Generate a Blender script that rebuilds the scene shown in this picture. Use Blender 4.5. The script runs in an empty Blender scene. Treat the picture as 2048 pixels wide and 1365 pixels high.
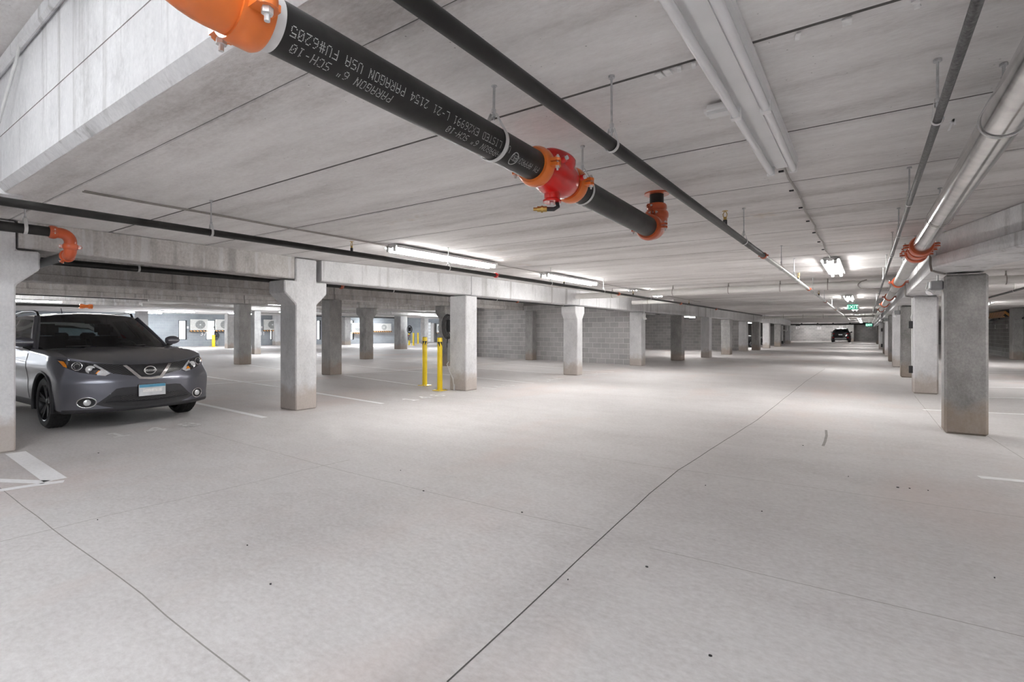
import bpy, bmesh, math, random
from mathutils import Vector, Matrix, noise
from mathutils.bvhtree import BVHTree
random.seed(7)
PI = math.pi
C = bpy.context.scene.collection
# ------------------------------------------------------------------ camera
F_PX, HOR, CX, CAM_H = 1010.0, 662.0, 1024.0, 1.4
TH = math.atan(709 / F_PX)
CT, ST = math.cos(TH), math.sin(TH)
cd = bpy.data.cameras.new('camera'); cam = bpy.data.objects.new('camera', cd); C.objects.link(cam)
cam.location = (0, 0, CAM_H); cam.rotation_euler = (PI / 2, 0, TH)
cd.sensor_width = 36; cd.lens = 36 * F_PX / 2048; cd.shift_y = (HOR - 682.5) / 2048
cd.clip_end = 300; cd.clip_start = .05
bpy.context.scene.camera = cam

def at(u, v, z=0.0):
    """surveyed pixel -> point of the place at height z (x across the aisle, y along it)"""
    d = (z - CAM_H) * F_PX / (HOR - v); xc = (u - CX) * d / F_PX
    return (xc * CT - d * ST, xc * ST + d * CT)
def ceil_z(x, y=0):
    return (2.64 - .006 * x if x >= -8.5 else 2.95) - .0035 * max(0, y - 10)
# ------------------------------------------------------------------ objects
def tag(o, label=None, cat=None, group=None, kind=None):
    if label: o['label'] = label
    if cat: o['category'] = cat
    if group: o['group'] = group
    if kind: o['kind'] = kind
    return o
def thing(name, label, cat, loc=(0, 0, 0), group=None, rotz=0):
    o = bpy.data.objects.new(name, None); C.objects.link(o)
    o.empty_display_size = .1
    o.location = loc; o.rotation_euler = (0, 0, rotz)
    return tag(o, label, cat, group)
def copy_tree(o, parent=None):
    c = o.copy(); C.objects.link(c); c.parent = parent
    for ch in list(o.children): copy_tree(ch, c)
    return c

class MB:
    def __init__(s): s.v = []; s.f = []; s.m = []
    def add(s, vs, fs, m=0):
        n = len(s.v); s.v += [tuple(p) for p in vs]
        s.f += [tuple(i + n for i in f) for f in fs]; s.m += [m] * len(fs); return s
    def box(s, lo, hi, m=0):
        x0, y0, z0 = lo; x1, y1, z1 = hi
        return s.add([(x0,y0,z0),(x1,y0,z0),(x1,y1,z0),(x0,y1,z0),(x0,y0,z1),(x1,y0,z1),(x1,y1,z1),(x0,y1,z1)],
            [(0,3,2,1),(4,5,6,7),(0,1,5,4),(1,2,6,5),(2,3,7,6),(3,0,4,7)], m)
    def cbox(s, c, d, m=0, rz=0, R=None):
        M = R if R else Matrix.Rotation(rz, 3, 'Z')
        q = [Vector(c) + M @ Vector((sx*d[0]/2, sy*d[1]/2, sz*d[2]/2)) for sz in (-1,1) for sx,sy in ((-1,-1),(1,-1),(1,1),(-1,1))]
        return s.add(q, [(0,3,2,1),(4,5,6,7),(0,1,5,4),(1,2,6,5),(2,3,7,6),(3,0,4,7)], m)
    def prism(s, poly, z0, z1, m=0):
        n = len(poly)
        a = sum(poly[i][0]*poly[(i+1)%n][1]-poly[(i+1)%n][0]*poly[i][1] for i in range(n))
        if a < 0: poly = poly[::-1]
        g = (lambda p, z: (p[0], p[1], z(p) if callable(z) else z))
        vs = [g(p, z0) for p in poly] + [g(p, z1) for p in poly]
        return s.add(vs, [tuple(range(n-1,-1,-1)), tuple(range(n,2*n))] + [(i,(i+1)%n,(i+1)%n+n,i+n) for i in range(n)], m)
    def extr(s, poly, axis_o, U, V, W, m=0):
        """polygon in (U,V) extruded along W"""
        O = Vector(axis_o); U = Vector(U); V = Vector(V); W = Vector(W); n = len(poly)
        vs = [O + U*a + V*b for a, b in poly]; vs += [p + W for p in vs]
        return s.add(vs, [tuple(range(n-1,-1,-1)), tuple(range(n,2*n))] + [(i,(i+1)%n,(i+1)%n+n,i+n) for i in range(n)], m)
    def cyl(s, p0, p1, r, n=16, r1=None, caps=True, m=0):
        p0 = Vector(p0); p1 = Vector(p1); d = (p1-p0).normalized(); r1 = r if r1 is None else r1
        a = d.orthogonal().normalized(); b = d.cross(a)
        vs = []
        for p, rr in ((p0, r), (p1, r1)):
            vs += [p + (a*math.cos(2*PI*i/n) + b*math.sin(2*PI*i/n))*rr for i in range(n)]
        fs = [(i,(i+1)%n,(i+1)%n+n,i+n) for i in range(n)]
        if caps: fs += [tuple(range(n-1,-1,-1)), tuple(range(n,2*n))]
        return s.add(vs, fs, m)
    def rev(s, o, d, prof, n=24, m=0, ref=None, caps=True):
        """lathe: prof = [(t along d, radius)]"""
        o = Vector(o); d = Vector(d).normalized(); a = (Vector(ref) if ref else d.orthogonal()).normalized(); b = d.cross(a)
        vs = []; k = len(prof)
        for t, r in prof: vs += [o + d*t + (a*math.cos(2*PI*i/n) + b*math.sin(2*PI*i/n))*r for i in range(n)]
        fs = [(j*n+i, j*n+(i+1)%n, (j+1)*n+(i+1)%n, (j+1)*n+i) for j in range(k-1) for i in range(n)]
        if caps and prof[0][1] > 1e-5: fs.append(tuple(range(n-1,-1,-1)))
        if caps and prof[-1][1] > 1e-5: fs.append(tuple(range((k-1)*n, k*n)))
        return s.add(vs, fs, m)
    def tube(s, path, r, n=10, m=0, closed=False, sq=None):
        P = [Vector(p) for p in path]; k = len(P); vs = []
        T = []
        for i in range(k):
            if closed: t = P[(i+1)%k]-P[i-1]
            else: t = P[min(i+1,k-1)]-P[max(i-1,0)]
            T.append(t.normalized())
        a = T[0].orthogonal().normalized()
        for i in range(k):
            a = (a - T[i]*a.dot(T[i])).normalized(); b = T[i].cross(a)
            rr = r[i] if isinstance(r, (list,tuple)) else r
            vs += [P[i] + (a*math.cos(2*PI*j/n) + b*math.sin(2*PI*j/n))*rr for j in range(n)]
        fs = [(i*n+j, i*n+(j+1)%n, ((i+1)%k)*n+(j+1)%n, ((i+1)%k)*n+j) for i in range(k if closed else k-1) for j in range(n)]
        if not closed: fs += [tuple(range(n-1,-1,-1)), tuple(range((k-1)*n, k*n))]
        return s.add(vs, fs, m)
    def grid(s, rows, m=0, closed=False):
        n = len(rows[0]); vs = [p for r in rows for p in r]
        fs = [(i*n+j, i*n+(j+1)%n, (i+1)*n+(j+1)%n, (i+1)*n+j) for i in range(len(rows)-1) for j in range(n if closed else n-1)]
        return s.add(vs, fs, m)
    def build(s, name, mats, parent=None, origin=None, bevel=0, smooth=35, fix=True, seg=1):
        me = bpy.data.meshes.new(name)
        o3 = Vector(origin) if origin is not None else (Vector(parent['_o']) if parent is not None and '_o' in parent else Vector((0,0,0)))
        me.from_pydata([tuple(Vector(p)-o3) for p in s.v], [], s.f)
        for mt in (mats if isinstance(mats, (list,tuple)) else [mats]): me.materials.append(mt)
        me.polygons.foreach_set('material_index', s.m)
        bm = bmesh.new(); bm.from_mesh(me)
        if fix: bmesh.ops.recalc_face_normals(bm, faces=bm.faces[:])
        if bevel:
            bmesh.ops.bevel(bm, geom=[e for e in bm.edges if len(e.link_faces)==2 and e.calc_face_angle(0) > .5], offset=bevel, segments=seg, affect='EDGES', clamp_overlap=True)
        bm.to_mesh(me); bm.free()
        if smooth:
            me.polygons.foreach_set('use_smooth', [True]*len(me.polygons))
            me.set_sharp_from_angle(angle=math.radians(smooth))
        o = bpy.data.objects.new(name, me); C.objects.link(o)
        if parent is not None: o.parent = parent
        else: o.location = o3
        if parent is not None and '_o' in parent: o['_o'] = parent['_o']
        return o
def root(name, label, cat, loc, group=None):
    o = thing(name, label, cat, loc, group); o['_o'] = tuple(loc); return o
def solo(mb, name, mats, label, cat, origin, group=None, **k):
    return tag(mb.build(name, mats, None, origin, **k), label, cat, group)

def text_geo(txt, size, align='CENTER'):
    cu = bpy.data.curves.new('t', 'FONT'); cu.body = txt; cu.size = size; cu.align_x = align; cu.align_y = 'CENTER'; cu.resolution_u = 3
    ob = bpy.data.objects.new('t', cu); C.objects.link(ob)
    dg = bpy.context.evaluated_depsgraph_get()
    me = bpy.data.meshes.new_from_object(ob.evaluated_get(dg))
    vs = [v.co.copy() for v in me.vertices]; fs = [tuple(p.vertices) for p in me.polygons]
    bpy.data.objects.remove(ob); bpy.data.curves.remove(cu); bpy.data.meshes.remove(me)
    return vs, fs
def put_text(mb, txt, size, o, U, V, m=0, sx=1.0):
    vs, fs = text_geo(txt, size); O = Vector(o); U = Vector(U); V = Vector(V)
    return mb.add([O + U*p.x*sx + V*p.y for p in vs], fs, m)
# ------------------------------------------------------------------ materials
def newmat(name):
    m = bpy.data.materials.new(name); m.use_nodes = True
    nt = m.node_tree; return m, nt, nt.nodes['Principled BSDF']
class NT:
    def __init__(s, nt): s.nt = nt
    def n(s, typ, ins=None, **at_):
        x = s.nt.nodes.new(typ)
        for k, v in at_.items(): setattr(x, k, v)
        for k, v in (ins or {}).items():
            if hasattr(v, 'is_linked') or hasattr(v, 'links'): s.nt.links.new(v, x.inputs[k])
            else: x.inputs[k].default_value = v
        return x
    def math(s, op, a, b=0.0, clamp=False):
        return s.n('ShaderNodeMath', {0: a, 1: b}, operation=op, use_clamp=clamp).outputs[0]
    def mix(s, f, a, b, blend='MIX'):
        x = s.n('ShaderNodeMix', None, data_type='RGBA', blend_type=blend)
        for i, v in ((0, f), (6, a), (7, b)):
            if hasattr(v, 'links'): s.nt.links.new(v, x.inputs[i])
            else: x.inputs[i].default_value = v
        return x.outputs[2]
    def ramp(s, f, stops):
        x = s.n('ShaderNodeValToRGB', {0: f}); e = x.color_ramp.elements
        while len(e) < len(stops): e.new(.5)
        for q, (p, c) in zip(e, stops): q.position = p; q.color = c if isinstance(c, (tuple,list)) else (c, c, c, 1)
        return x.outputs[0]
    def noise(s, vec, scale, detail=4, rough=.55, sc=None, off=(0,0,0)):
        if sc: vec = s.n('ShaderNodeMapping', {0: vec, 'Scale': sc, 'Location': off}).outputs[0]
        return s.n('ShaderNodeTexNoise', {'Vector': vec, 'Scale': scale, 'Detail': detail, 'Roughness': rough}).outputs[0]
def rgb(r, g=None, b=None): return (r, r if g is None else g, r if b is None else b, 1)
def plain(name, col, rough=.5, metal=0.0, var=.12, nscale=12, bump=0.0, coat=0.0, spec=.5):
    m, nt, b = newmat(name); T = NT(nt)
    pos = T.n('ShaderNodeTexCoord').outputs['Object']
    nz = T.noise(pos, nscale, 3)
    c = T.mix(T.ramp(nz, [(.3, 0.0), (.7, 1.0)]), tuple(x*(1-var) for x in col[:3])+(1,), tuple(min(1, x*(1+var)) for x in col[:3])+(1,))
    nt.links.new(c, b.inputs['Base Color'])
    b.inputs['Roughness'].default_value = rough; b.inputs['Metallic'].default_value = metal
    b.inputs['Coat Weight'].default_value = coat; b.inputs['Specular IOR Level'].default_value = spec
    if bump:
        bp = T.n('ShaderNodeBump', {'Strength': bump, 'Distance': .01, 'Height': T.noise(pos, nscale*4, 4)})
        nt.links.new(bp.outputs[0], b.inputs['Normal'])
    return m
def concrete(name, base, dark, lite, sc=(1,1,1), scale=1.2, bump=.15, rough=.85, pits=.35, drips=False, foot=False, pink=None, rust=None, midf=.22):
    """streaky cast concrete in world coordinates"""
    m, nt, b = newmat(name); T = NT(nt)
    pos = T.n('ShaderNodeNewGeometry').outputs['Position']
    big = T.noise(pos, scale, 6, .62, sc)
    c = T.ramp(big, [(.28, dark), (.5, base), (.74, lite)])
    fine = T.noise(pos, 38, 5, .7, tuple(.4+.6*x for x in sc) if sc != (1,1,1) else None)
    c = T.mix(.30, c, T.ramp(fine, [(.3, .2), (.7, .8)]), 'OVERLAY')
    mid = T.noise(pos, 6, 5, .65, tuple(.35+.65*x for x in sc) if sc != (1,1,1) else None, (2,7,1))
    c = T.mix(midf, c, T.ramp(mid, [(.35, .25), (.65, .75)]), 'OVERLAY')
    if pink:
        c = T.mix(T.math('MULTIPLY', T.ramp(T.noise(pos, .55, 5, .6, (.8,.35,1), (3,1,0)), [(.52, 0.0), (.68, 1.0)]), pink[1]), c, pink[0])
    if rust:
        c = T.mix(T.math('MULTIPLY', T.ramp(T.noise(pos, .9, 5, .6, None, (13,4,0)), [(.68, 0.0), (.75, 1.0)]), rust[1]), c, rust[0])
    if drips:
        v = T.noise(pos, 7, 3, .5, (1,1,.06))
        c = T.mix(T.math('MULTIPLY', T.ramp(v, [(.57, 0.0), (.64, 1.0)]), .5), c, rgb(.68,.68,.69))
        v2 = T.noise(pos, 5, 4, .6, (1,1,.05), (5,9,0))
        c = T.mix(T.math('MULTIPLY', T.ramp(v2, [(.57, 0.0), (.67, 1.0)]), .42), c, rgb(.16,.15,.145))
    if foot:
        z = T.n('ShaderNodeSeparateXYZ', {0: pos}).outputs[2]
        zz = T.math('ADD', z, T.math('MULTIPLY', T.noise(pos, 5, 4), -.5))
        c = T.mix(T.math('MULTIPLY', T.ramp(zz, [(0.0, 1.0), (.22, 0.0)]), .55), c, rgb(.33,.25,.185))
    if pits:
        vo = T.n('ShaderNodeTexVoronoi', {'Vector': pos, 'Scale': 17.0}).outputs[0]
        msk = T.noise(pos, 2.3, 2)
        c = T.mix(T.math('MULTIPLY', T.math('MULTIPLY', T.ramp(vo, [(.05, 1.0), (.09, 0.0)]), T.ramp(msk, [(.5, 0.0), (.6, 1.0)])), pits), c, rgb(.12,.115,.11))
    nt.links.new(c, b.inputs['Base Color']); b.inputs['Roughness'].default_value = rough
    b.inputs['Specular IOR Level'].default_value = .3
    bp = T.n('ShaderNodeBump', {'Strength': bump, 'Distance': .01, 'Height': T.math('ADD', fine, big)})
    nt.links.new(bp.outputs[0], b.inputs['Normal'])
    return m
def cmu(name, c1, c2, mortar, rough=.9):
    m, nt, b = newmat(name); T = NT(nt)
    pos = T.n('ShaderNodeTexCoord').outputs['Object']
    s = T.n('ShaderNodeSeparateXYZ', {0: pos})
    v = T.n('ShaderNodeCombineXYZ', {0: s.outputs[0], 1: s.outputs[2], 2: 0.0}).outputs[0]
    br = T.n('ShaderNodeTexBrick', {'Vector': v, 'Color1': c1, 'Color2': c2, 'Mortar': mortar, 'Scale': 1.0, 'Mortar Size': .009, 'Mortar Smooth': .15, 'Brick Width': .44, 'Row Height': .22}, offset=.5)
    fine = T.noise(pos, 30, 4, .7)
    c = T.mix(.25, br.outputs[0], T.ramp(fine, [(.3, .3), (.7, .7)]), 'OVERLAY')
    c = T.mix(.22, c, T.ramp(T.noise(pos, .8, 4), [(.35, .3), (.65, .7)]), 'OVERLAY')
    nt.links.new(c, b.inputs['Base Color']); b.inputs['Roughness'].default_value = rough
    h = T.math('SUBTRACT', T.math('MULTIPLY', fine, .25), br.outputs[1])
    bp = T.n('ShaderNodeBump', {'Strength': .5, 'Distance': .008, 'Height': h}); nt.links.new(bp.outputs[0], b.inputs['Normal'])
    return m
def emit(name, col, strength):
    m, nt, b = newmat(name)
    b.inputs['Base Color'].default_value = col; b.inputs['Emission Color'].default_value = col; b.inputs['Emission Strength'].default_value = strength
    return m
def glassy(name, tint, rough=.02, gloss=.5):
    m, nt, b = newmat(name); T = NT(nt)
    out = nt.nodes['Material Output']
    tr = T.n('ShaderNodeBsdfTransparent', {0: tint}); gl = T.n('ShaderNodeBsdfGlossy', {'Color': rgb(1), 'Roughness': rough})
    fr = T.n('ShaderNodeFresnel', {'IOR': 1.5}).outputs[0]
    mx = T.n('ShaderNodeMixShader', {0: T.math('MULTIPLY', fr, gloss*2), 1: tr.outputs[0], 2: gl.outputs[0]})
    nt.links.new(mx.outputs[0], out.inputs[0]); return m

K = {}
K['floor'] = concrete('floor_concrete', rgb(.60,.580,.577), rgb(.54,.518,.515), rgb(.65,.632,.63), (.35,.9,1), .8, .10, .62, .12, pink=(rgb(.62,.50,.46), .45), midf=.10)
K['jointfaint'] = plain('joint_faint', rgb(.30,.285,.27), .9)
K['ink'] = plain('faded_white_ink', rgb(.50,.50,.49), .6, 0, .3, 60)
K['joint'] = plain('joint_dark', rgb(.10,.095,.09), .9)
K['ceil'] = concrete('ceiling_concrete', rgb(.72,.70,.69), rgb(.50,.478,.465), rgb(.84,.825,.815), (.16,1.25,1), 1.7, .35, .9, .6, rust=(rgb(.45,.30,.13), .35))
K['beam'] = concrete('beam_concrete', rgb(.66,.66,.67), rgb(.54,.54,.545), rgb(.75,.75,.76), (1,1,.5), 1.4, .15, .85, .4, drips=True)
K['beamold'] = concrete('weathered_beam_concrete', rgb(.52,.50,.485), rgb(.37,.352,.338), rgb(.64,.625,.61), (1,1,.5), 1.6, .15, .88, .5, drips=True)
K['pil'] = concrete('pillar_concrete', rgb(.64,.64,.652), rgb(.55,.55,.556), rgb(.72,.72,.73), (1,1,.45), 1.7, .12, .82, .3, foot=True)
K['pilshade'] = concrete('dark_shaded_pillar_concrete', rgb(.29,.283,.28), rgb(.19,.184,.18), rgb(.39,.385,.38), (1,1,.6), 2.0, .15, .8, .35, foot=True)  # dark swirl finish, with shade on the pillar faces also put into the tone
K['pilmid'] = concrete('grey_shaded_pillar_concrete', rgb(.37,.365,.36), rgb(.29,.285,.28), rgb(.44,.435,.43), (1,1,.4), 1.9, .15, .85, .3, foot=True)  # greyer pillar tone, partly the fall of light put into the colour
K['cmu'] = cmu('block_wall', rgb(.36,.352,.352), rgb(.46,.452,.452), rgb(.62,.61,.60))
K['cmublue'] = cmu('blue_grey_block_wall', rgb(.30,.325,.35), rgb(.33,.355,.38), rgb(.37,.39,.41))
K['cmudark'] = cmu('dark_block_wall', rgb(.19,.19,.185), rgb(.245,.245,.24), rgb(.42,.42,.42))
K['paint'] = plain('white_line_paint', rgb(.93,.93,.94), .7, var=.06, nscale=30)
K['fadedpaint'] = plain('faded_line_paint', rgb(.80,.795,.79), .75, var=.14, nscale=40)
K['black'] = plain('black_pipe_steel', rgb(.020,.019,.018), .42, .3, .5, 6, .05)
K['steel'] = plain('bare_steel_pipe', rgb(.60,.60,.60), .17, 1.0, .18, 9, .015)
K['dullsteel'] = plain('dull_galvanised_pipe', rgb(.52,.52,.51), .45, .7, .12, 9)
K['galv'] = plain('galvanised_rod', rgb(.55,.56,.57), .35, .9, .15, 30)
K['zinc'] = plain('white_zinc_strap', rgb(.66,.66,.66), .4, .3, .08)
K['orange'] = plain('orange_enamel', rgb(.72,.17,.025), .3, 0, .08, 8, .03, .3)
K['burnt'] = plain('burnt_orange_enamel', rgb(.50,.085,.022), .32, 0, .10, 8, .03, .3)
K['red'] = plain('red_enamel', rgb(.62,.010,.008), .25, 0, .10, 9, .03, .5)
K['brass'] = plain('brass', rgb(.50,.34,.11), .35, 1.0, .2, 20)
K['pvc'] = plain('white_pvc', rgb(.74,.73,.71), .45, 0, .05, 4)
K['white'] = plain('white_enamel', rgb(.80,.80,.80), .4, 0, .04, 4)
K['offtube'] = plain('unlit_frosted_lens', rgb(.80,.80,.81), .25, 0, .03, 4)
K['grey'] = plain('grey_enamel', rgb(.36,.37,.38), .45, .1, .08)
K['cond'] = plain('grey_conduit', rgb(.33,.31,.29), .5, .3, .12)
K['dark'] = plain('black_plastic', rgb(.018,.018,.020), .45, 0, .2)
K['yellow'] = plain('yellow_bollard_paint', rgb(.80,.58,.012), .38, 0, .05, 5, .02, .2)
K['tube'] = emit('lit_lamp_tube', rgb(1,.985,.965), 22)
K['tuberec'] = emit('recess_lamp_tube', rgb(.95,.975,1), 17)
K['tubefill'] = emit('fill_lamp_tube', rgb(1,.985,.965), 12)  # for the unseen lamps added as fill
K['tubebay'] = emit('cool_lit_lamp_tube', rgb(.93,.97,1), 75)
K['exit'] = emit('green_exit_face', rgb(.03,.42,.26), .16)
K['exitw'] = emit('exit_letters', rgb(.75,1,.92), .5)
K['glow'] = plain('clear_bulb', rgb(.85,.86,.88), .1, .2)
K['glass'] = glassy('window_glass', rgb(.9,.95,.96))
K['wframe'] = plain('dark_window_frame', rgb(.05,.05,.055), .4)
K['acbody'] = plain('ac_casing', rgb(.66,.66,.64), .5)
K['acfan'] = plain('ac_fan_grille', rgb(.22,.23,.23), .5)
# ------------------------------------------------------------------ the setting
def strip(mb, pts, w, z, m=0):
    """thin flat strip following world points (x, y)"""
    P = [Vector((p[0], p[1], 0)) for p in pts]
    L = []; Rr = []
    for i, p in enumerate(P):
        t = (P[min(i+1,len(P)-1)] - P[max(i-1,0)]).normalized(); nn = Vector((-t.y, t.x, 0))*w/2
        L.append((p.x+nn.x, p.y+nn.y, z)); Rr.append((p.x-nn.x, p.y-nn.y, z))
    n = len(P); return mb.add(L+Rr, [(n+i, n+i+1, i+1, i) for i in range(n-1)], m)
def px(*uv): return [at(u, v) for u, v in uv]
fl = MB(); fl.box((-58,-14,-.2), (8,84,0))
for w, pts in [(.0085, px((895.6,1364.8),(1100,1174),(1300,988),(1356,941.2),(1514,841),(1612,763),(1650,738))),
               (.006, px((0,1084.6),(105,1059),(211,1033),(381,995),(557,954),(600,942.7),(699,920.5))),
               (.007, px((0,976),(105,1059),(240,1155),(334,1232.6),(500,1364))),
               (.005, px((369,856),(527,899),(648,932.5),(853,983.7),(1044,1029.9),(1188,1060.6))),
               (.005, px((1300,1097),(1600,1168),(2048,1275))),
               (.005, px((1160,910),(1300,932.5),(1550,966),(2048,1036))),
               (.006, px((1829,792),(1885,861))), (.006, px((1975,873),(2048,919)))]:
    # a little natural wander along each sawn joint
    P = []
    for (a, b) in zip(pts, pts[1:]):
        k = max(2, int(math.dist(a, b)/.35))
        P += [(a[0]+(b[0]-a[0])*i/k + random.uniform(-.004,.004), a[1]+(b[1]-a[1])*i/k + random.uniform(-.004,.004)) for i in range(k)]
    strip(fl, P+[pts[-1]], w, .0012, 1 if w == .0085 else 2)
for y in (22, 30, 38, 46, 54): strip(fl, [(-7, y), (6.1, y)], .006, .0012, 2)
floor = tag(fl.build('floor', [K['floor'], K['joint'], K['jointfaint']], smooth=0, fix=False), kind='structure')

# painted stall lines and numbers, part of the floor
def pline(pts, w=.1, mat='paint'):
    return strip(MB(), pts, w, .0022).build('painted_line', K[mat], floor, smooth=0, fix=False)
for pts, w in [(px((530,836),(408,810),(330,792)), .1), (px((766,808),(635,787),(560,775),(408,753)), .1),
               (px((845,773),(760,761),(688,751)), .09), (px((1068,767),(954,756),(905,751),(700,731)), .08), (px((1130,749),(954,737)), .08),
               (px((1130,737),(998,727.5)), .08), (px((1055,721.7),(954,729.5),(905,733.4),(796,741.6),(683.7,748.7),(562,760),(440,767.4),(408,769)), .09),
               (px((1228,744),(1165,741)), .09), (px((562,739),(498.6,731)), .1), (px((894.6,728.7),(751.7,719.4)), .1),
               (px((2080,966.5),(1958,955)), .1), (px((2100,831.5),(1972,826),(1846,820)), .1), (px((2100,798),(1974,795.6)), .1),
               (px((2100,777.5),(1974,775)), .1), (px((2100,764),(1974,762)), .1), (px((2100,751),(1974,749.5)), .1), (px((2100,742),(1974,741)), .1)]:
    pline(pts, w)
# near left: pointed marking of a hatched bay
pline(px((31,906),(111,961)), .17); pline(px((128,963.5),(60,972.5),(-60,991)), .10); pline(px((95,965.5),(0,962),(-60,960)), .10)
STEN = {'1': [[(.1,.8),(.3,.98),(.3,0)],[(.04,.03),(.56,.03)]], '4': [[(.46,0),(.46,1),(.02,.3),(.62,.3)]], '8': [[(.3,.53),(.1,.62),(.06,.8),(.16,.97),(.44,.97),(.54,.8),(.5,.62),(.3,.53),(.08,.42),(.03,.2),(.15,.03),(.45,.03),(.57,.2),(.52,.42),(.3,.53)]],
 '6': [[(.5,.88),(.38,1),(.2,.96),(.06,.7),(.03,.3),(.15,.05),(.4,.02),(.57,.2),(.5,.45),(.3,.55),(.08,.42)]], '2': [[(.05,.8),(.2,.98),(.45,.98),(.55,.75),(.05,.03),(.6,.03)]], '5': [[(.55,.98),(.1,.98),(.07,.55),(.4,.6),(.57,.35),(.5,.08),(.25,.02),(.05,.1)]]}
def floor_number(txt, p, h, mat='fadedpaint', pitch=.40):
    """stencilled stall number, read from the aisle (letters run along +y, tops toward -x)"""
    mb = MB(); n = len(txt)
    for k, ch in enumerate(txt):
        for s in STEN[ch]:
            for m_, sg in enumerate(zip(s, s[1:])): strip(mb, [(p[0]+h/2-q[1]*h, p[1]+(k-(n-1)/2)*pitch+(q[0]-.3)*h) for q in sg], .15*h, .0026+.0004*m_)
    return mb.build('painted_number', K[mat], floor, smooth=0, fix=False)
floor_number('148', at(310,859.5), .36, 'fadedpaint', .44)
floor_number('146', at(848,795.5), .36, 'paint', .40)
floor_number('145', at(997,774), .36, 'fadedpaint', .40); floor_number('144', at(1102,760), .36, 'fadedpaint', .40); floor_number('142', at(1192,748.5), .36, 'fadedpaint', .40)
# a few dark specks and a tyre scuff
sp = MB()
for u, v in [(801,942),(847,983),(1044,1026),(1136,1161),(1293,1135),(495,1092),(195,1041),(197,907),(1411,972),(1524,1024),(1796,976),(1820,978),(1856,982),(1989,1157),(1697,954),(1606,892),(1420,1313),(541,1170)]:
    x, y = at(u, v); r = random.uniform(.004,.010)
    k = [(x+math.cos(i*1.05+u)*r*random.uniform(.5,1.3), y+math.sin(i*1.05+u)*r*random.uniform(.5,1), .0) for i in range(6)]
    sp.prism([(q[0],q[1]) for q in k], .0005, .006)
sp.build('grit_speck', K['dark'], floor, smooth=0)
strip(MB(), px((1652,861),(1653,872),(1650,884),(1646,893)), .03, .0022).build('tyre_scuff', K['jointfaint'], floor, smooth=0, fix=False)

# --- main ceiling: hollow planks spanning across the aisle
ce = MB()
def plank(x0, x1, y0, y1, gap=.012, ch=.012, dz=0.0, th=.2, cn=None):
    cn = cn or ch
    z = lambda x: ceil_z(x, (y0+y1)/2) + dz
    a, b = y0+gap/2, y1-gap/2
    if x0 > -9: ce.add([(x, q, z(x)+w_) for x in (x0, x1) for q, w_ in ((y1-gap/2,.004),(y1+gap/2,.004),(y1+gap/2,.05),(y1-gap/2,.05))], [(0,1,5,4),(3,2,1,0),(4,5,6,7),(0,4,7,3)], 1)
    prof = [(a, min(cn,.02)), (a+cn, 0), (b-ch, 0), (b, ch), (b, th), (a, th)]
    vs = [(x, p[0], z(x)+p[1]) for x in (x0, x1) for p in prof]; n = 6
    ce.add(vs, [tuple(range(n)), tuple(range(2*n-1,n-1,-1))] + [(i, i+n, (i+1)%n+n, (i+1)%n) for i in range(n)])
plank(-8.5, 7, 1.12, 1.44, .005, .004, -.002); plank(-8.5, 7, 1.44, 2.385, .020, .008)
ys = [2.385 + 1.2*k for k in range(67)]
for i, (y0, y1) in enumerate(zip(ys, ys[1:])):
    plank(-8.5, 7, y0, y1, .022 if i < 9 else .018, .005, random.uniform(-.004,.004), .2, [.045,.014,.024,.010,.006,.014,.006][i % 7])
for i in range(80): plank(-58, -8.501, -13+1.2*i, -11.8+1.2*i, .014, .01, random.uniform(-.002,.002))
plank(-8.5, -6.5, -14, 1.07, .004, .004)
ce.box((-58,-14.2,3.2), (-8.5,84,3.4)); ce.box((-8.5,1.25,3.0), (7.4,84,3.2))
ce.box((-6.7,-14.2,3.76), (7.4,1.25,3.96))
ceiling = tag(ce.build('ceiling', [K['ceil'], K['joint']], smooth=0), kind='structure')
# grout dabs squeezed from the nearest joints
gd = MB()
for u, v in [(1305,151),(1310,149),(1321,145),(1326,143),(1346,137),(1375,129),(1397,121),(1409,116),(1441,88),(1494,97),(1583,69),(1677,41),(1686,38),(1820,2),(1822,4)]:
    x, y = at(u, v, 2.64); gd.cbox((x+.02, y+.03, ceil_z(x, y)-.001), (.018, .055, .006), rz=random.uniform(-.3,.3))
gd.build('grout_dab', K['fadedpaint'], ceiling, smooth=0)

# --- raised ceiling recess over the camera: its far and left faces
w2 = MB()
w2.extr([(1.07,.06),(1.07,1.081),(1.25,1.081),(1.25,.205),(1.12,.205),(1.12,.0)], (-6.5,0,2.679), (0,1,0), (0,0,1), (13.6,0,-.0816))
w2.extr([(1.067,.46),(1.067,.464),(1.07,.464),(1.07,.46)], (-6.5,0,2.679), (0,1,0), (0,0,1), (13.6,0,-.0816), 1)
tag(w2.build('wall_1', [K['beam'], K['jointfaint']], smooth=0), kind='structure')
tag(MB().box((-6.72,-14,2.66), (-6.5,1.25,3.76)).build('wall_2', K['beam'], smooth=0), kind='structure')
tag(MB().cbox((.2,1.045,3.70), (13.4,.05,.12)).build('trim_1', K['beam'], bevel=.02), kind='structure')

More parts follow.
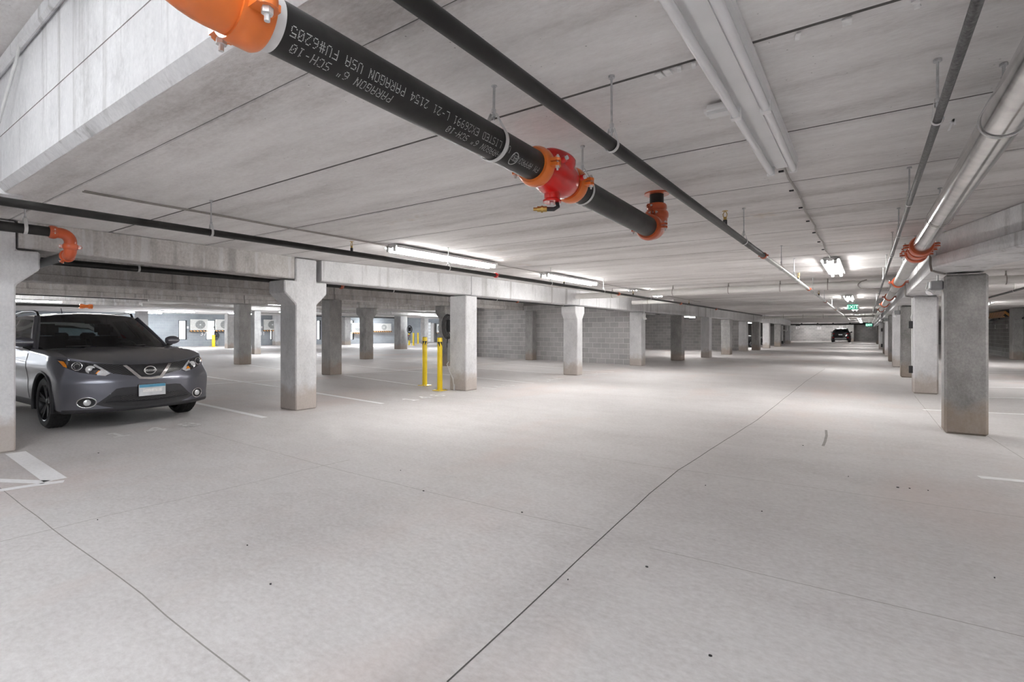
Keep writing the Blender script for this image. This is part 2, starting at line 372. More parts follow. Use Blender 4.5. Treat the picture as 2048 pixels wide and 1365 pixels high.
def wall(name, p0, p1, h, mat, th=.2, z0=0.0, openings=(), kind='structure'):
    """block wall from p0 to p1 (its face on the left of the run), with openings (a, b, z0, z1) along the run"""
    d = Vector((p1[0]-p0[0], p1[1]-p0[1], 0)); L = d.length; mb = MB(); x = 0
    for (a, b, za, zb) in sorted(openings):
        mb.box((x,-th,z0), (a,0,h)); mb.box((a,-th,z0), (b,0,za)); mb.box((a,-th,zb), (b,0,h)); x = b
    mb.box((x,-th,z0), (L,0,h))
    o = mb.build(name, K[mat], smooth=0); o.location = (p0[0], p0[1], 0); o.rotation_euler = (0,0,math.atan2(d.y, d.x))
    tag(o, kind=kind); return o
wall('wall_far', (8,80.0), (-14,80.0), 3.0, 'cmu')
wall('wall_right', (6.2,-14), (6.2,80), 3.0, 'cmudark')
wall('wall_back', (-58,-9), (8,-9), 3.96, 'cmu')
wall('wall_9', (7.2,-14), (7.2,1.3), 3.96, 'cmu')
wall('wall_3', (-14,45), (-58,45), 3.3, 'cmublue')
wall('wall_4', (-17.3,21.25), (-7.6,19.5), 2.62, 'cmu')       # faces the camera: run reversed below
bpy.data.objects['wall_4'].location = (-7.55,19.55,0)
bpy.data.objects['wall_4'].rotation_euler = (0,0,math.atan2(1.75,-9.7))
wall('wall_5', (-17.2,38.7), (-17.2,20.8), 3.1, 'cmu')
wall('wall_6', (-6.9,38.75), (-17.2,38.75), 2.62, 'cmu')
wall('wall_7', (-13.2,80), (-13.2,38.9), 3.1, 'cmudark')
wall('wall_8', (-7.7,66), (-13.2,66), 3.0, 'cmu')

# --- outer wall with daylight windows
WA, WB = Vector((-56.5,2.0,0)), Vector((-42.0,42.0,0)); WD = (WB-WA).normalized(); WN = Vector((WD.y,-WD.x,0))
def solve_west(u):
    k = (u-CX)/F_PX; dx, dy = k*CT-ST, k*ST+CT
    # t*(dx,dy) = WA + s*WD
    det = dx*(-WD.y) - dy*(-WD.x)
    t = (WA.x*(-WD.y) - WA.y*(-WD.x))/det; s_ = (dx*WA.y - dy*WA.x)/det
    return s_, t
wins = []
for u0, u1 in [(357,374),(412,432),(510.5,520),(540,546),(634,642),(682,686),(697,708)]:
    s0, t0 = solve_west(u0); s1, t1 = solve_west(u1); tt = (t0+t1)/2
    wins.append((s0, s1, CAM_H+(HOR-680)*tt/F_PX, CAM_H+(HOR-641)*tt/F_PX))
ow = wall('wall_outer', WB, WA, 3.3, 'cmublue', .3, 0, [((WB-WA).length-b, (WB-WA).length-a, z0, z1) for a, b, z0, z1 in wins])
for n, (a, b, z0, z1) in enumerate(wins):
    mb = MB(); f = .06
    P = lambda s_, z, dpt: WA + WD*s_ - WN*dpt + Vector((0,0,z))
    def bar(sa, sb, za, zb): mb.add([P(s_, z, d_) for d_ in (.05,.13) for s_, z in ((sa,za),(sb,za),(sb,zb),(sa,zb))], [(0,1,2,3),(7,6,5,4),(0,4,5,1),(1,5,6,2),(2,6,7,3),(3,7,4,0)])
    bar(a, a+f, z0, z1); bar(b-f*2.5, b, z0, z1); bar(a, b, z0, z0+f); bar(a, b, z1-f, z1)
    o = tag(mb.build('window_%d' % (n+1), K['wframe'], smooth=0), kind='structure')
    MB().add([P(a,z0,.09), P(b,z0,.09), P(b,z1,.09), P(a,z1,.09)], [(0,1,2,3)]).build('window_pane', K['glass'], o, smooth=0, fix=False)
    mb2 = MB(); old = mb; mb = mb2; bar(a-.03, b+.03, z0-.05, z0); bpy_s = mb2.build('window_sill', K['white'], o, smooth=0)

# ------------------------------------------------------------------ pillars and beams
def soff(y, left=True): return (2.2 - .0045*max(0, y-10))
PIL = [ # front x, y0, width along y, depth along x, soffit, corbel, material, label
 (-8.08,1.07,.42,.55,2.37,1,'pil','concrete pillar with shoulder corbel under the orange double elbow'),
 (-8.14,5.04,.41,.50,2.306,1,'pil','concrete pillar with corbel shoulders next to the grey parked car'),
 (-7.59,8.95,.42,.50,2.235,0,'pil','plain pale concrete pillar next to the two yellow bollards'),
 (-7.40,14.09,.36,.50,2.20,1,'pil','pale pillar with corbel shoulders in front of the block wall'),
 (-7.33,19.40,.45,.50,2.17,0,'pil','pale concrete pillar closing the near end of the block wall'),
 (-7.06,23.85,.46,.52,2.13,0,'pilmid','grey pillar just beyond the end of the block wall, first past it'),
 (-6.68,27.37,.50,.44,2.11,0,'pil','pale pillar with a stain patch, second past the block wall'),
 (-6.51,31.43,.55,.50,2.09,1,'pilmid','grey pillar with small shoulders, third past the block wall'),
 (-6.77,37.80,.60,.52,2.06,0,'pil','pale wide pillar at the second block wall end, before the black car'),
 (-6.30,39.90,.60,.52,2.05,0,'pilmid','dark grey pillar in front of the black car windscreen'),
 (-6.31,44.51,.50,.48,2.03,0,'pil','pale pillar in front of the black car hood'),
 (-6.20,50.0,.60,.50,2.0,0,'pilshade','dark pillar at the nose of the black car, last of its row'),
 (-6.70,61.6,.60,.50,1.96,0,'pil','far pale pillar near wall number 87 beside white pipe')]
for i, (x, y0, wy, dx, zs, cb, mt, lab) in enumerate(PIL):
    mb = MB(); yc = y0+wy/2; h = wy/2
    if cb:
        e = .21 if i < 2 else .14
        k = .96
        prof = [(-h,0),(h,0),(h,zs-.44),(h+e,zs-.24),(h+e,zs-.03),(h,zs-.03)]
        if i in (0,1): prof += [(h,2.672),(-h,2.672)]
        prof += [(-h,zs-.03),(-h-e,zs-.03),(-h-e,zs-.24),(-h,zs-.44)]
        mb.extr(prof, (x-dx,yc,0), (0,1,0), (0,0,1), (dx,0,0))
    else: mb.box((x-dx,y0,0), (x,y0+wy,zs-.015))
    solo(mb, 'concrete_pillar', K[mt], lab, 'pillar', (x-dx/2,yc,0), 'stall-side row of concrete pillars', bevel=.018, smooth=0)
RP = [(.87,9.05,.45,.36,'pilshade','large dark grey swirl-finished pillar beside the stall lines'),
      (.85,14.38,.44,.42,'pil','pale pillar with white conduit and two black boxes'),
      (.84,19.15,.44,.42,'pilshade','dark grey pillar directly behind the pale conduit pillar'),
      (.82,24.44,.44,.42,'pil','pale pillar fourth in the row under the silver pipe'),
      (.81,28.57,.44,.42,'pilshade','dark slim-looking pillar fifth in the row under the silver pipe'),
      (.82,34.5,.44,.42,'pil','pale-edged pillar sixth in the row under the silver pipe'),
      (.81,38.1,.44,.42,'pilmid','seventh pillar under the silver pipe, with small black boxes'),
      (.76,47.2,.44,.42,'pil','eighth pillar in the row under the silver pipe'),
      (.85,66.0,.44,.42,'pilshade','farthest dark pillar in the silver pipe row beside wall number 90')]
for x, y, wx, wy, mt, lab in RP:
    solo(MB().box((x,y,0), (x+wx,y+wy,soff(y)-.015-(.02 if y < 12 else 0))), 'concrete_pillar', K[mt], lab, 'pillar', (x+wx/2,y+wy/2,0), 'silver pipe row of concrete pillars', bevel=.03, smooth=0)
def pil_px(u0, uc, u1, v, wx, wy, top, mt, lab, corb=0, grp='inner concrete pillars'):
    x, y = at(uc, v); mb = MB()
    if corb:
        h = wy/2; mb.extr([(-h,0),(h,0),(h,top-.5),(h+.2,top-.28),(h+.2,top),(-h-.2,top),(-h-.2,top-.28),(-h,top-.5)], (x-wx,y+h,0), (0,1,0), (0,0,1), (wx,0,0))
    else: mb.box((x-wx,y,0), (x,y+wy,top))
    return solo(mb, 'concrete_pillar', K[mt], lab, 'pillar', (x-wx/2,y+wy/2,0), grp, bevel=.02, smooth=0)
pil_px(0,659.8,0,751,.45,.45,2.385,'pilmid','grey inner pillar with streaked sides, between corbel pillar and bollards')
pil_px(0,478.7,0,730.1,.48,.50,2.51,'pilmid','two-tone inner pillar standing past the grey car mirror')
pil_px(0,730.6,0,719.4,.45,.50,2.51,'pilshade','dark inner pillar with wide corbel head, seen before the bollards',1)
pil_px(0,801,0,699.2,.7,.7,2.6,'pilmid','distant inner pillar carrying a black cable bundle')
pil_px(0,896,0,733,.5,.5,2.385,'pilshade','dark inner pillar with corbel head half behind bollard pillar',1)
pil_px(0,551,0,691,.6,.6,2.9,'pil','far white-edged pillar near the outer wall, behind corbel pillar')
pil_px(0,690,0,690.5,.7,.7,2.9,'pilmid','far slim pillar before a bright window, next to the wide corbel head')
pil_px(0,509,0,709,.35,.4,2.6,'pilmid','rust-footed slim pillar tucked behind the two-tone inner pillar')
pil_px(0,455,0,697,.5,.5,2.75,'pilmid','far grey pillar with striped wrap, beside the two-tone pillar')
pil_px(0,276,0,712,.5,.5,2.5,'pil','pale pillar rising behind the grey car roof')
pil_px(0,849,0,688,.6,.6,2.9,'pilmid','far grey pillar between the gate panel and white roll door')
pil_px(0,1065,0,721.0,.42,.44,2.33,'pilmid','pilaster column built into the block wall behind the stalls', grp='pillars set in walls')
x, y = at(1702,684); solo(MB().box((-2.1,79.3,0), (-1.35,79.98,2.35)), 'concrete_pillar', K['pilmid'], 'pilaster on the far wall beside the black hatchback', 'pillar', (-1.7,79.6,0), 'pillars set in walls', bevel=.02, smooth=0)
solo(MB().box((5.78,33.9,0), (6.18,34.6,2.5)), 'concrete_pillar', K['pilmid'], 'pilaster on the dark block wall past the hazard-striped tray', 'pillar', (6,34.2,0), 'pillars set in walls', bevel=.02, smooth=0)

def beam(p0, p1, z0, z1, top0, top1, wd, mat, lab, ledge=0.0, cat='beam', grp=None, side=-1, ch=.02):
    """concrete beam whose aisle face runs p0->p1, body on the `side`"""
    a = Vector((p0[0],p0[1],0)); b = Vector((p1[0],p1[1],0)); d = (b-a).normalized();
    nn = Vector((-d.y,d.x,0))*(1 if side < 0 else -1)
    mb = MB(); vs = []
    for p, z, t in ((a,z0,top0),(b,z1,top1)):
        prof = [(0,t),(0,z+ch)] if not ledge else [(ledge,t),(ledge,z+.17),(0,z+.15),(0,z+ch)]
        prof += [(ch,z),(wd-ch,z),(wd,z+ch),(wd,t)]
        vs += [p + nn*q + Vector((0,0,zz)) for q, zz in prof]
    k = len(prof)
    mb.add(vs, [tuple(range(k)), tuple(range(2*k-1,k-1,-1))] + [(i,i+k,(i+1)%k+k,(i+1)%k) for i in range(k)])
    return solo(mb, 'concrete_beam', K[mat], lab, cat, ((p0[0]+p1[0])/2,(p0[1]+p1[1])/2,z0), grp, smooth=0)
names = ['weathered beam spanning above the grey parked car','pale beam between the corbel pillar and the bollard pillar','pale beam from bollard pillar to the block wall corbel pillar','beam over the block wall with a notch at its near end',
 'beam over the first opening beyond the block wall','short beam over the second opening beyond the block wall','beam over the third opening beyond the block wall','beam along the wall stretch before the black car','short beam before the black car windscreen','beam above the middle of the black car','beam above the black car hood','last beam of the stall-side row near the far wall']
for i, nm in enumerate(names):
    A, B = PIL[i], PIL[i+1]
    ya = A[1]+A[2]/2; yb = B[1]+B[2]/2
    if i == 0: ya = 1.5; yb = 5.03
    if i == 1: ya = 5.54
    if i: pass
    ga = .012
    xa, xb = A[0]-.005, B[0]-.005
    t = lambda x, y: ceil_z(max(x,-8.49), y)-.004
    zt0, zt1 = t(xa, ya), t(xb, yb)
    if i == 3: zt0 -= .0; 
    beam((xa,ya+ga), (xb,yb-ga), A[4], B[4], zt0, zt1, .42, 'beam' if i else 'beamold', nm, 0, grp='stall-side row beams', side=-1)
z9 = soff(9)
beam((.69,8.42), (4.15,-3.2), z9, z9, ceil_z(.7)-.004, ceil_z(4)-.004, .62, 'beam', 'big beam with drip stains that kinks away over the dark swirl pillar', .05, grp='silver pipe row beams', side=-1)
yy = [8.42,14.6,19.35,24.6,28.8,34.7,38.3,47.4,79.9]
rl = ['silver pipe row beam between first and second pillar','silver pipe row beam between second and third pillar','silver pipe row beam between third and fourth pillar','silver pipe row beam between fourth and fifth pillar','silver pipe row beam between fifth and sixth pillar','silver pipe row beam between sixth and seventh pillar','silver pipe row beam between seventh and eighth pillar','silver pipe row beam from eighth pillar to the far wall']
for i in range(8):
    x0, x1 = .69+.004*i, .69+.004*(i+1)
    beam((x0,yy[i]+(.0 if i else .012)), (x1,yy[i+1]-.012), soff(yy[i]), soff(yy[i+1]), ceil_z(.7,yy[i])-.004, ceil_z(.7,yy[i+1])-.004, .62, 'beam', rl[i], .04, grp='silver pipe row beams', side=1)
for a, b, lab in [((-13.55,-2),(-13.85,9.9),'second inner beam behind the grey car, between the corbel pillar and the back wall'),((-13.85,9.93),(-13.75,15.2),'second inner beam over the bollards'),((-13.75,15.23),(-13.6,20.4),'second inner beam running to the block wall')]:
    beam(a, b, 2.40, 2.39, 2.945, 2.945, .45, 'beamold', lab, .04, grp='inner beams', side=-1)
for a, b, lab in [((-20.6,-2),(-21.0,10.7),'third inner beam seen low above the grey car roof'),((-21.0,10.73),(-20.2,16.2),'third inner beam between two-tone pillar and wide corbel pillar'),((-20.2,16.23),(-19.6,30),'third inner beam beyond the wide corbel pillar')]:
    beam(a, b, 2.53, 2.53, 2.945, 2.945, .45, 'beamold', lab, .04, grp='inner beams', side=-1)
beam((-30,-2), (-28.6,44.5), 2.62, 2.62, 2.945, 2.945, .45, 'beamold', 'fourth inner beam with white pipes below it', .04, grp='inner beams', side=-1)
# ------------------------------------------------------------------ pipework
def ring_pts(c, r, axis='y', n=24, a0=0.0, a1=2*PI):
    return [(c[0]+r*math.cos(a0+(a1-a0)*i/n), c[1], c[2]+r*math.sin(a0+(a1-a0)*i/n)) for i in range(n+1)]
def hanger(par, x, y, z, r, axis='y', mat='galv', strap='zinc', top=None, wide=.028, loop=.07):
    """threaded rod from the ceiling with a pear-shaped strap hanger round the pipe"""
    zt = top if top is not None else ceil_z(x, y)
    zl = z + r + loop
    rod = MB().cyl((x,y,zl-.035), (x,y,zt), .0065 if r > .05 else .0055, 8); rod.cyl((x,y,zt-.012), (x,y,zt), .016, 8); rod.cyl((x,y,zl+.004), (x,y,zl+.022), .011, 6); rod.cyl((x,y,zl-.018), (x,y,zl-.004), .011, 6)
    ro = rod.build('hanger_rod', K[mat], par)
    R = r + .004; pts = []
    a0 = math.asin(min(.95, R/(R+loop*1.15)))
    for i in range(25):
        a = -PI-.0 + a0*0 + (PI+2*a0)*0
    for i in range(29):
        a = (PI-.55) + (PI+1.1)*i/28
        pts.append((R*math.cos(a), R*math.sin(a)))
    pts = [(-.012, r+loop)] + pts + [(.012, r+loop)]
    mb = MB(); t = .003
    w = wide/2
    L = []
    for i, (px_, pz) in enumerate(pts):
        L.append((px_, pz))
    rows = []
    n = len(L)
    for dw in (-w, w):
        for inner in (0, 1):
            rows.append([])
            for i, (a, b) in enumerate(L):
                q = Vector((L[min(i+1,n-1)][0]-L[max(i-1,0)][0], L[min(i+1,n-1)][1]-L[max(i-1,0)][1])).normalized(); nn = Vector((q.y, -q.x))
                aa, bb = (a + nn.x*t*inner, b + nn.y*t*inner)
                rows[-1].append((x+aa, y+dw, z+bb) if axis == 'y' else (x+dw, y+aa, z+bb))
    rr = [rows[0], rows[1], rows[3], rows[2], rows[0]]
    mb.grid(rr)
    s_ = mb.build('strap', K[strap], ro, smooth=40)
    return ro
def coupling(par, c, d, r, mat, w=.09, ears=1, ang=.6, up=None):
    """grooved clamp coupling: two half shells with bolt ears"""
    c = Vector(c); d = Vector(d).normalized(); h = w/2
    mb = MB().rev(c-d*h, d, [(0,r*1.0),(0,r*1.20),(w*.18,r*1.32),(w*.36,r*1.36),(w*.64,r*1.36),(w*.82,r*1.32),(w,r*1.20),(w,r*1.0)], 28)
    u = Vector(up) if up else (d.orthogonal()); u = (u - d*u.dot(d)).normalized(); v = d.cross(u)
    a = u*math.cos(ang) + v*math.sin(ang); b = d.cross(a)
    blist = []
    if ears:
        for s in (-1, 1):
            e = c + a*s*(r*1.36 + r*.16)
            for q in (-1, 1):
                R = Matrix((a, d, b)).transposed()
                mb.cbox(e + b*q*r*.16, (r*.52, w*.62, r*.20), R=R)
                mb.cyl(e + a*s*r*.2 + b*q*r*.07, e + a*s*r*.2 + b*q*r*.25, r*.21, 10)
            bolts = MB(); blist.append(bolts)
            bolts.cyl(e + a*s*r*.18 - b*r*.50, e + a*s*r*.18 + b*r*.55, r*.075, 8)
            bolts.cyl(e + a*s*r*.18 - b*r*.40, e + a*s*r*.18 - b*r*.26, r*.14, 6); bolts.cyl(e + a*s*r*.18 + b*r*.26, e + a*s*r*.18 + b*r*.40, r*.14, 6)
    o = mb.build('coupling', K[mat], par)
    for bolts in blist: bolts.build('coupling_bolt', K['zinc'], o)
    return o
def arc(c, a, b, r, n=10, a1=PI/2):
    c = Vector(c); a = Vector(a); b = Vector(b)
    return [c + a*math.cos(a1*i/n)*r + b*math.sin(a1*i/n)*r for i in range(n+1)]
def sprinkler(par, x, y, z, up=True, s=1.0):
    d = 1 if up else -1
    mb = MB().cyl((x,y,z), (x,y,z+d*.035*s), .014*s, 10); a = mb.build('sprinkler_head', K['dark'], par)
    m2 = MB().cyl((x,y,z+d*.035*s), (x,y,z+d*.055*s), .011*s, 8)
    for q in (-1,1): m2.tube([(x+q*.010*s,y,z+d*.055*s),(x+q*.014*s,y,z+d*.075*s),(x+q*.003*s,y,z+d*.095*s)], .003*s, 6)
    m2.rev((x,y,z+d*.095*s), (0,0,d), [(0,.004*s),(.002*s,.020*s),(.004*s,.020*s),(.005*s,.0)], 12)
    m2.build('frame', K['brass'], a); return a

# --- the big black riser main with its printed lettering, check valve and elbows
X, Z, R = -1.555, 2.343, .084
main = root('fire_main_pipe', 'big black printed pipe with red check valve and orange elbow fittings', 'pipe', (X, 2.5, Z))
MB().cyl((X,.865,Z), (X,2.47,Z), R, 48).build('pipe', K['black'], main, smooth=40)
MB().cyl((X,2.86,Z), (X,4.30,Z), R, 48).build('pipe', K['black'], main, smooth=40)
MB().rev((X,.845,Z), (0,1,0), [(0,R*.98),(0,R*1.03),(.035,R*1.03),(.035,R*.98)], 48).build('gasket_ring', K['zinc'], main)
el = MB(); path = [(X,.78,Z),(X,.70,Z)] + [(X,.70-.19*math.sin(PI/2*i/12),Z+.19*(1-math.cos(PI/2*i/12))) for i in range(1,13)] + [(X,.51,Z+.27)]
el.tube(path, R*1.12, 32); e1 = el.build('elbow', K['orange'], main, smooth=50); e1['label'] = 'orange elbow turning up at the near end'
c1 = MB().rev((X,.745,Z), (0,1,0), [(0,R*1.12),(0,R*1.24),(.03,R*1.30),(.085,R*1.30),(.098,R*1.22),(.100,R*1.04)], 40)
bls = []
for s in (-1,1):
    bl = MB(); bls.append(bl)
    for q in (-1,1):
        c1.cbox((X+s*R*1.42, .79, Z+.035*q), (.055,.07,.022)); c1.cyl((X+s*R*1.62,.79,Z+.024*q), (X+s*R*1.62,.79,Z+.046*q), .03, 12)
    bl.cyl((X+s*R*1.62,.79,Z-.085), (X+s*R*1.62,.79,Z+.075), .0085, 8); bl.cyl((X+s*R*1.62,.79,Z-.064), (X+s*R*1.62,.79,Z-.046), .017, 6); bl.cyl((X+s*R*1.62,.79,Z+.047), (X+s*R*1.62,.79,Z+.062), .017, 6)
cc = c1.build('coupling', K['orange'], main, smooth=40); [x_.build('coupling_bolt', K['zinc'], cc) for x_ in bls]
MB().cyl((X,.51,Z+.25), (X,.51,3.755), R, 32).build('pipe', K['black'], main, smooth=40)
# check valve
coupling(main, (X,2.455,Z), (0,1,0), R, 'orange', .085, 1, PI/2, (0,0,1))
coupling(main, (X,2.875,Z), (0,1,0), R, 'orange', .085, 1, PI/2, (0,0,1))
cv = MB().rev((X,2.50,Z), (0,1,0), [(0,R*1.02),(.03,R*1.05),(.10,R*1.38),(.19,R*1.48),(.27,R*1.36),(.32,R*1.10),(.335,R*1.04)], 36)
cv.rev((X+.01,2.66,Z+.05), (.35,.1,1), [(0,.115),(.05,.11),(.075,.105),(.09,.085),(.095,0)], 28)
cv.rev((X,2.64,Z-.06), (0,0,-1), [(0,.05),(.085,.048),(.092,.056),(.104,.056),(.106,0)], 24)
cv.cyl((X+.11,2.56,Z+.045), (X+.135,2.56,Z+.055), .02, 10); cv.cyl((X+.11,2.80,Z+.01), (X+.13,2.80,Z+.012), .018, 10)
v = cv.build('check_valve', K['red'], main, smooth=45); v['label'] = 'red check valve body'
for p_, q_ in (((X+.128,2.56,Z+.052),(X+.15,2.56,Z+.058)),((X+.126,2.80,Z+.01),(X+.148,2.80,Z+.012)),((X,2.64,Z-.178),(X,2.64,Z-.164))): MB().cyl(p_, q_, .012, 6).build('plug', K['zinc'], v)
dr = MB().tube([(X+.02,2.66,Z-.155),(X+.03,2.66,Z-.19),(X+.01,2.645,Z-.205),(X-.03,2.62,Z-.205)], .013, 12); dr.build('drain_elbow', K['dark'], v)
MB().cyl((X-.025,2.622,Z-.205), (X-.075,2.592,Z-.205), .017, 12).cyl((X-.075,2.592,Z-.205), (X-.095,2.58,Z-.205), .011, 10).cyl((X-.045,2.61,Z-.205), (X-.055,2.604,Z-.205), .021, 6).build('drain_cap', K['brass'], v)
hanger(main, X, 2.05, Z, R, wide=.026); hanger(main, X, 3.03, Z, R, wide=.022)
# end elbow up to a ceiling flange
coupling(main, (X,4.30,Z), (0,1,0), R, 'burnt', .09, 1, PI/2, (0,0,1))
p = [(X,4.32,Z)] + [(X,4.36+.13*math.sin(PI/2*i/10),Z+.13*(1-math.cos(PI/2*i/10))) for i in range(11)] + [(X,4.49,Z+.15)]
MB().tube(p, [R*1.14]*len(p), 28).build('elbow', K['burnt'], main, smooth=50)
coupling(main, (X,4.49,Z+.145), (0,0,1), R*.92, 'burnt', .07, 1, .9)
coupling(main, (X,4.49,Z+.215), (0,0,1), R*.78, 'burnt', .06, 1, .5)
MB().cyl((X,4.49,Z+.23), (X,4.49,ceil_z(X)+.030), R*.74, 24).build('pipe', K['black'], main)
MB().rev((X,4.49,ceil_z(X)+.026), (0,0,1), [(0,R*.76),(.002,R*1.30),(.014,R*1.30)], 28).build('ceiling_flange', K['burnt'], main)
# dot-matrix printing: upside down when read from the aisle
DOT = {'A':'0e11111f111111','C':'0e11101010110e','D':'1e11111111111e','E':'1f10101e10101f','F':'1f10101e101010','G':'0e11101711110f','H':'1111111f111111','I':'0e04040404040e','L':'1010101010101f','M':'111b1515111111','N':'11191915131311','O':'0e11111111110e','P':'1e11111e101010','R':'1e11111e141211','S':'0f10100e01011e','T':'1f040404040404','U':'1111111111110e','V':'11111111110a04','X':'11110a040a1111','0':'0e11131519110e','1':'040c040404040e','2':'0e11010204081f','4':'02060a121f0202','5':'1f101e0101110e','6':'0608101e11110e','9':'0e11110f01020c','#':'0a0a1f0a1f0a0a','"':'0a0a0a00000000','-':'0000000e000000'}
def pipe_print(txt, y_end, phi, pitch):
    """dot-matrix printing wrapped on the pipe, upside down when read from the aisle"""
    q = pitch/6.3; mb = MB(); h = q*.40
    for n, ch in enumerate(txt):
        g = DOT.get(ch)
        if not g: continue
        for r in range(7):
            bits = int(g[2*r:2*r+2], 16)
            for k in range(5):
                if bits >> (4-k) & 1:
                    y = y_end - n*pitch - k*q; a0 = phi + (r-3)*q*1.25/R*1.0
                    P = lambda dy, da: (X+(R+.0008)*math.cos(a0+da), y+dy, Z+(R+.0008)*math.sin(a0+da))
                    t = h/R
                    mb.add([P(-h,-t), P(h,-t), P(h,t), P(-h,t)], [(0,1,2,3)])
    return mb.build('printed_lettering', K['ink'], main, smooth=0, fix=False)
pipe_print('US LISTED EX26991 L-21 2154 PARAGON USA FU#6205', 2.09, -.42, .0255)
pipe_print('PARAGON 6" SCH-10', 2.06, -1.00, .0243); pipe_print('PARAGON 6" SCH-10', 1.335, -1.00, .0250)
pipe_print('FM APPROVED', 2.38, -.72, .0235)
lg = MB()
for k in range(40):
    a = 2*PI*k/40; yy_, pp = 2.15+.028*math.cos(a), -.80+.028*math.sin(a)*1.25/R
    lg.cbox((X+(R+.0005)*math.cos(pp), yy_, Z+(R+.0005)*math.sin(pp)), (.0035,.0035,.0035), rz=0)
main.rotation_euler = (-.022,0,0)
lg.build('printed_mark', K['ink'], main, smooth=0); pipe_print('UL', 2.166, -.80, .018)

# --- black sprinkler main along the aisle
X, Z, R = -1.02, 2.309, .030
sp_ = root('sprinkler_pipe', 'long black sprinkler pipe turning dull silver, hung over the middle of the drive aisle', 'pipe', (X, 20, Z))
MB().cyl((X,-6,Z), (X,6.75,Z), R, 20).build('pipe', K['black'], sp_, smooth=40)
zf = lambda y: Z - .0035*max(0, y-10)
MB().cyl((X,6.75,Z), (X,12.6,zf(12.6)), R*.92, 16).cyl((X,12.6,zf(12.6)), (X,26,zf(26)), R*.9, 14).cyl((X,26,zf(26)), (X,44,zf(44)), R*.9, 12).build('pipe', K['dullsteel'], sp_, smooth=40)
for y in (6.75,12.6,18.0,24.0): coupling(sp_, (X,y,zf(y)), (0,1,0), R, 'burnt' , .075, 1, PI/2, (0,0,1))
for y in (2.3,5.55,8.3,9.9,13.6,17.5,21.5,26): hanger(sp_, X, y, zf(y), R, wide=.02, loop=.05)
for y in (4.72,10.6,15.4): sprinkler(sp_, X, y, zf(y)+R*.8, True, 1.25)
MB().cyl((X,27.5,zf(27)), (X,27.5,zf(27)+.2), .02, 8).build('riser_nipple', K['pvc'], sp_)
# --- thin pipe on the right
X, Z, R = .265, 2.362, .0165
tp = root('thin_sprinkler_pipe', 'thin speckled grey pipe running alongside the thick silver pipe', 'pipe', (X, 20, Z))
zf2 = lambda y: Z - .0035*max(0, y-10)
MB().cyl((X,-4,Z), (X,9.6,Z), R, 16).cyl((X,9.6,Z), (X,34,zf2(34)), R, 12).build('pipe', plain('scuffed_grey_pipe', rgb(.075,.075,.078), .4, .5, .8, 70, .04), tp, smooth=40)
MB().cyl((X,8.05,Z), (X,8.12,Z), R*1.35, 14).build('sleeve', K['dullsteel'], tp); MB().cyl((X,16,zf2(16)), (X,16.1,zf2(16)), R*1.35, 12).build('sleeve', K['dullsteel'], tp)
for y in (3.0,4.85,6.4,7.9,10.2,12.2,16,20,25,30): hanger(tp, X, y, zf2(y), R, wide=.016, loop=.06)
# --- silver pipe along the right beam
X, Z, R = .52, 2.383, .084
sv = root('silver_pipe', 'thick shiny silver pipe with a burnt orange reducer coupling along the beam', 'pipe', (X, 20, Z))
zf3 = lambda y: Z - .0035*max(0, y-10) - (0 if y < 7 else .01)
MB().cyl((X,-4,Z), (X,7.52,Z), R, 40).build('pipe', K['steel'], sv, smooth=40)
MB().cyl((X,8.22,Z), (X,12,zf3(12)), R, 32).cyl((X,12,zf3(12)), (X,60,zf3(60)), R, 20).build('pipe', K['dullsteel'], sv, smooth=40)
MB().rev((X,7.52,Z), (0,1,0), [(0,R*.98),(0,R*1.18),(.2,R*1.2),(.35,R*1.16),(.70,R*1.14),(.70,R*.98)], 32).build('reducer', K['burnt'], sv, smooth=45)
for y in (7.50,7.82,8.24): coupling(sv, (X,y,Z), (0,1,0), R*1.05, 'burnt', .11, 1, PI/2, (0,0,1))
for y in (12.6,17.6,22,27): coupling(sv, (X,y,zf3(y)), (0,1,0), R, 'burnt', .09, 1, PI/2, (0,0,1))
for y in (3.22,5.7,8.4,11.0,14.5,18.5,23): hanger(sv, X, y, zf3(y), R, wide=.018, strap='zinc' if y < 4 else 'cond', loop=.09)
# --- sprinkler branch along the left beam
X, Z, R = -5.22, 2.356, .033
lp = root('sprinkler_pipe', 'black sprinkler pipe with small red couplings running in front of the stall-side beams', 'pipe', (X, 15, Z))
MB().cyl((X,-3,Z), (X,10,Z), R, 20).cyl((X,10,Z), (X,34,zf(34)+.05), R*.9, 14).build('pipe', K['black'], lp, smooth=40)
for y in (6.95,12.2,17.5,22.5): coupling(lp, (X,y,Z-.0028*max(0,y-10)), (0,1,0), R, 'red' if y < 8 else 'burnt', .07, 1, PI/2, (0,0,1))
for y in (2.34,5.75,8.8,11.3,14.5): hanger(lp, X, y, Z-.0028*max(0,y-10), R, wide=.02, loop=.05)
for y in (3.98,9.35,13.2,18.5): sprinkler(lp, X, y, Z-.0028*max(0,y-10)+R*.8, True, 1.25)
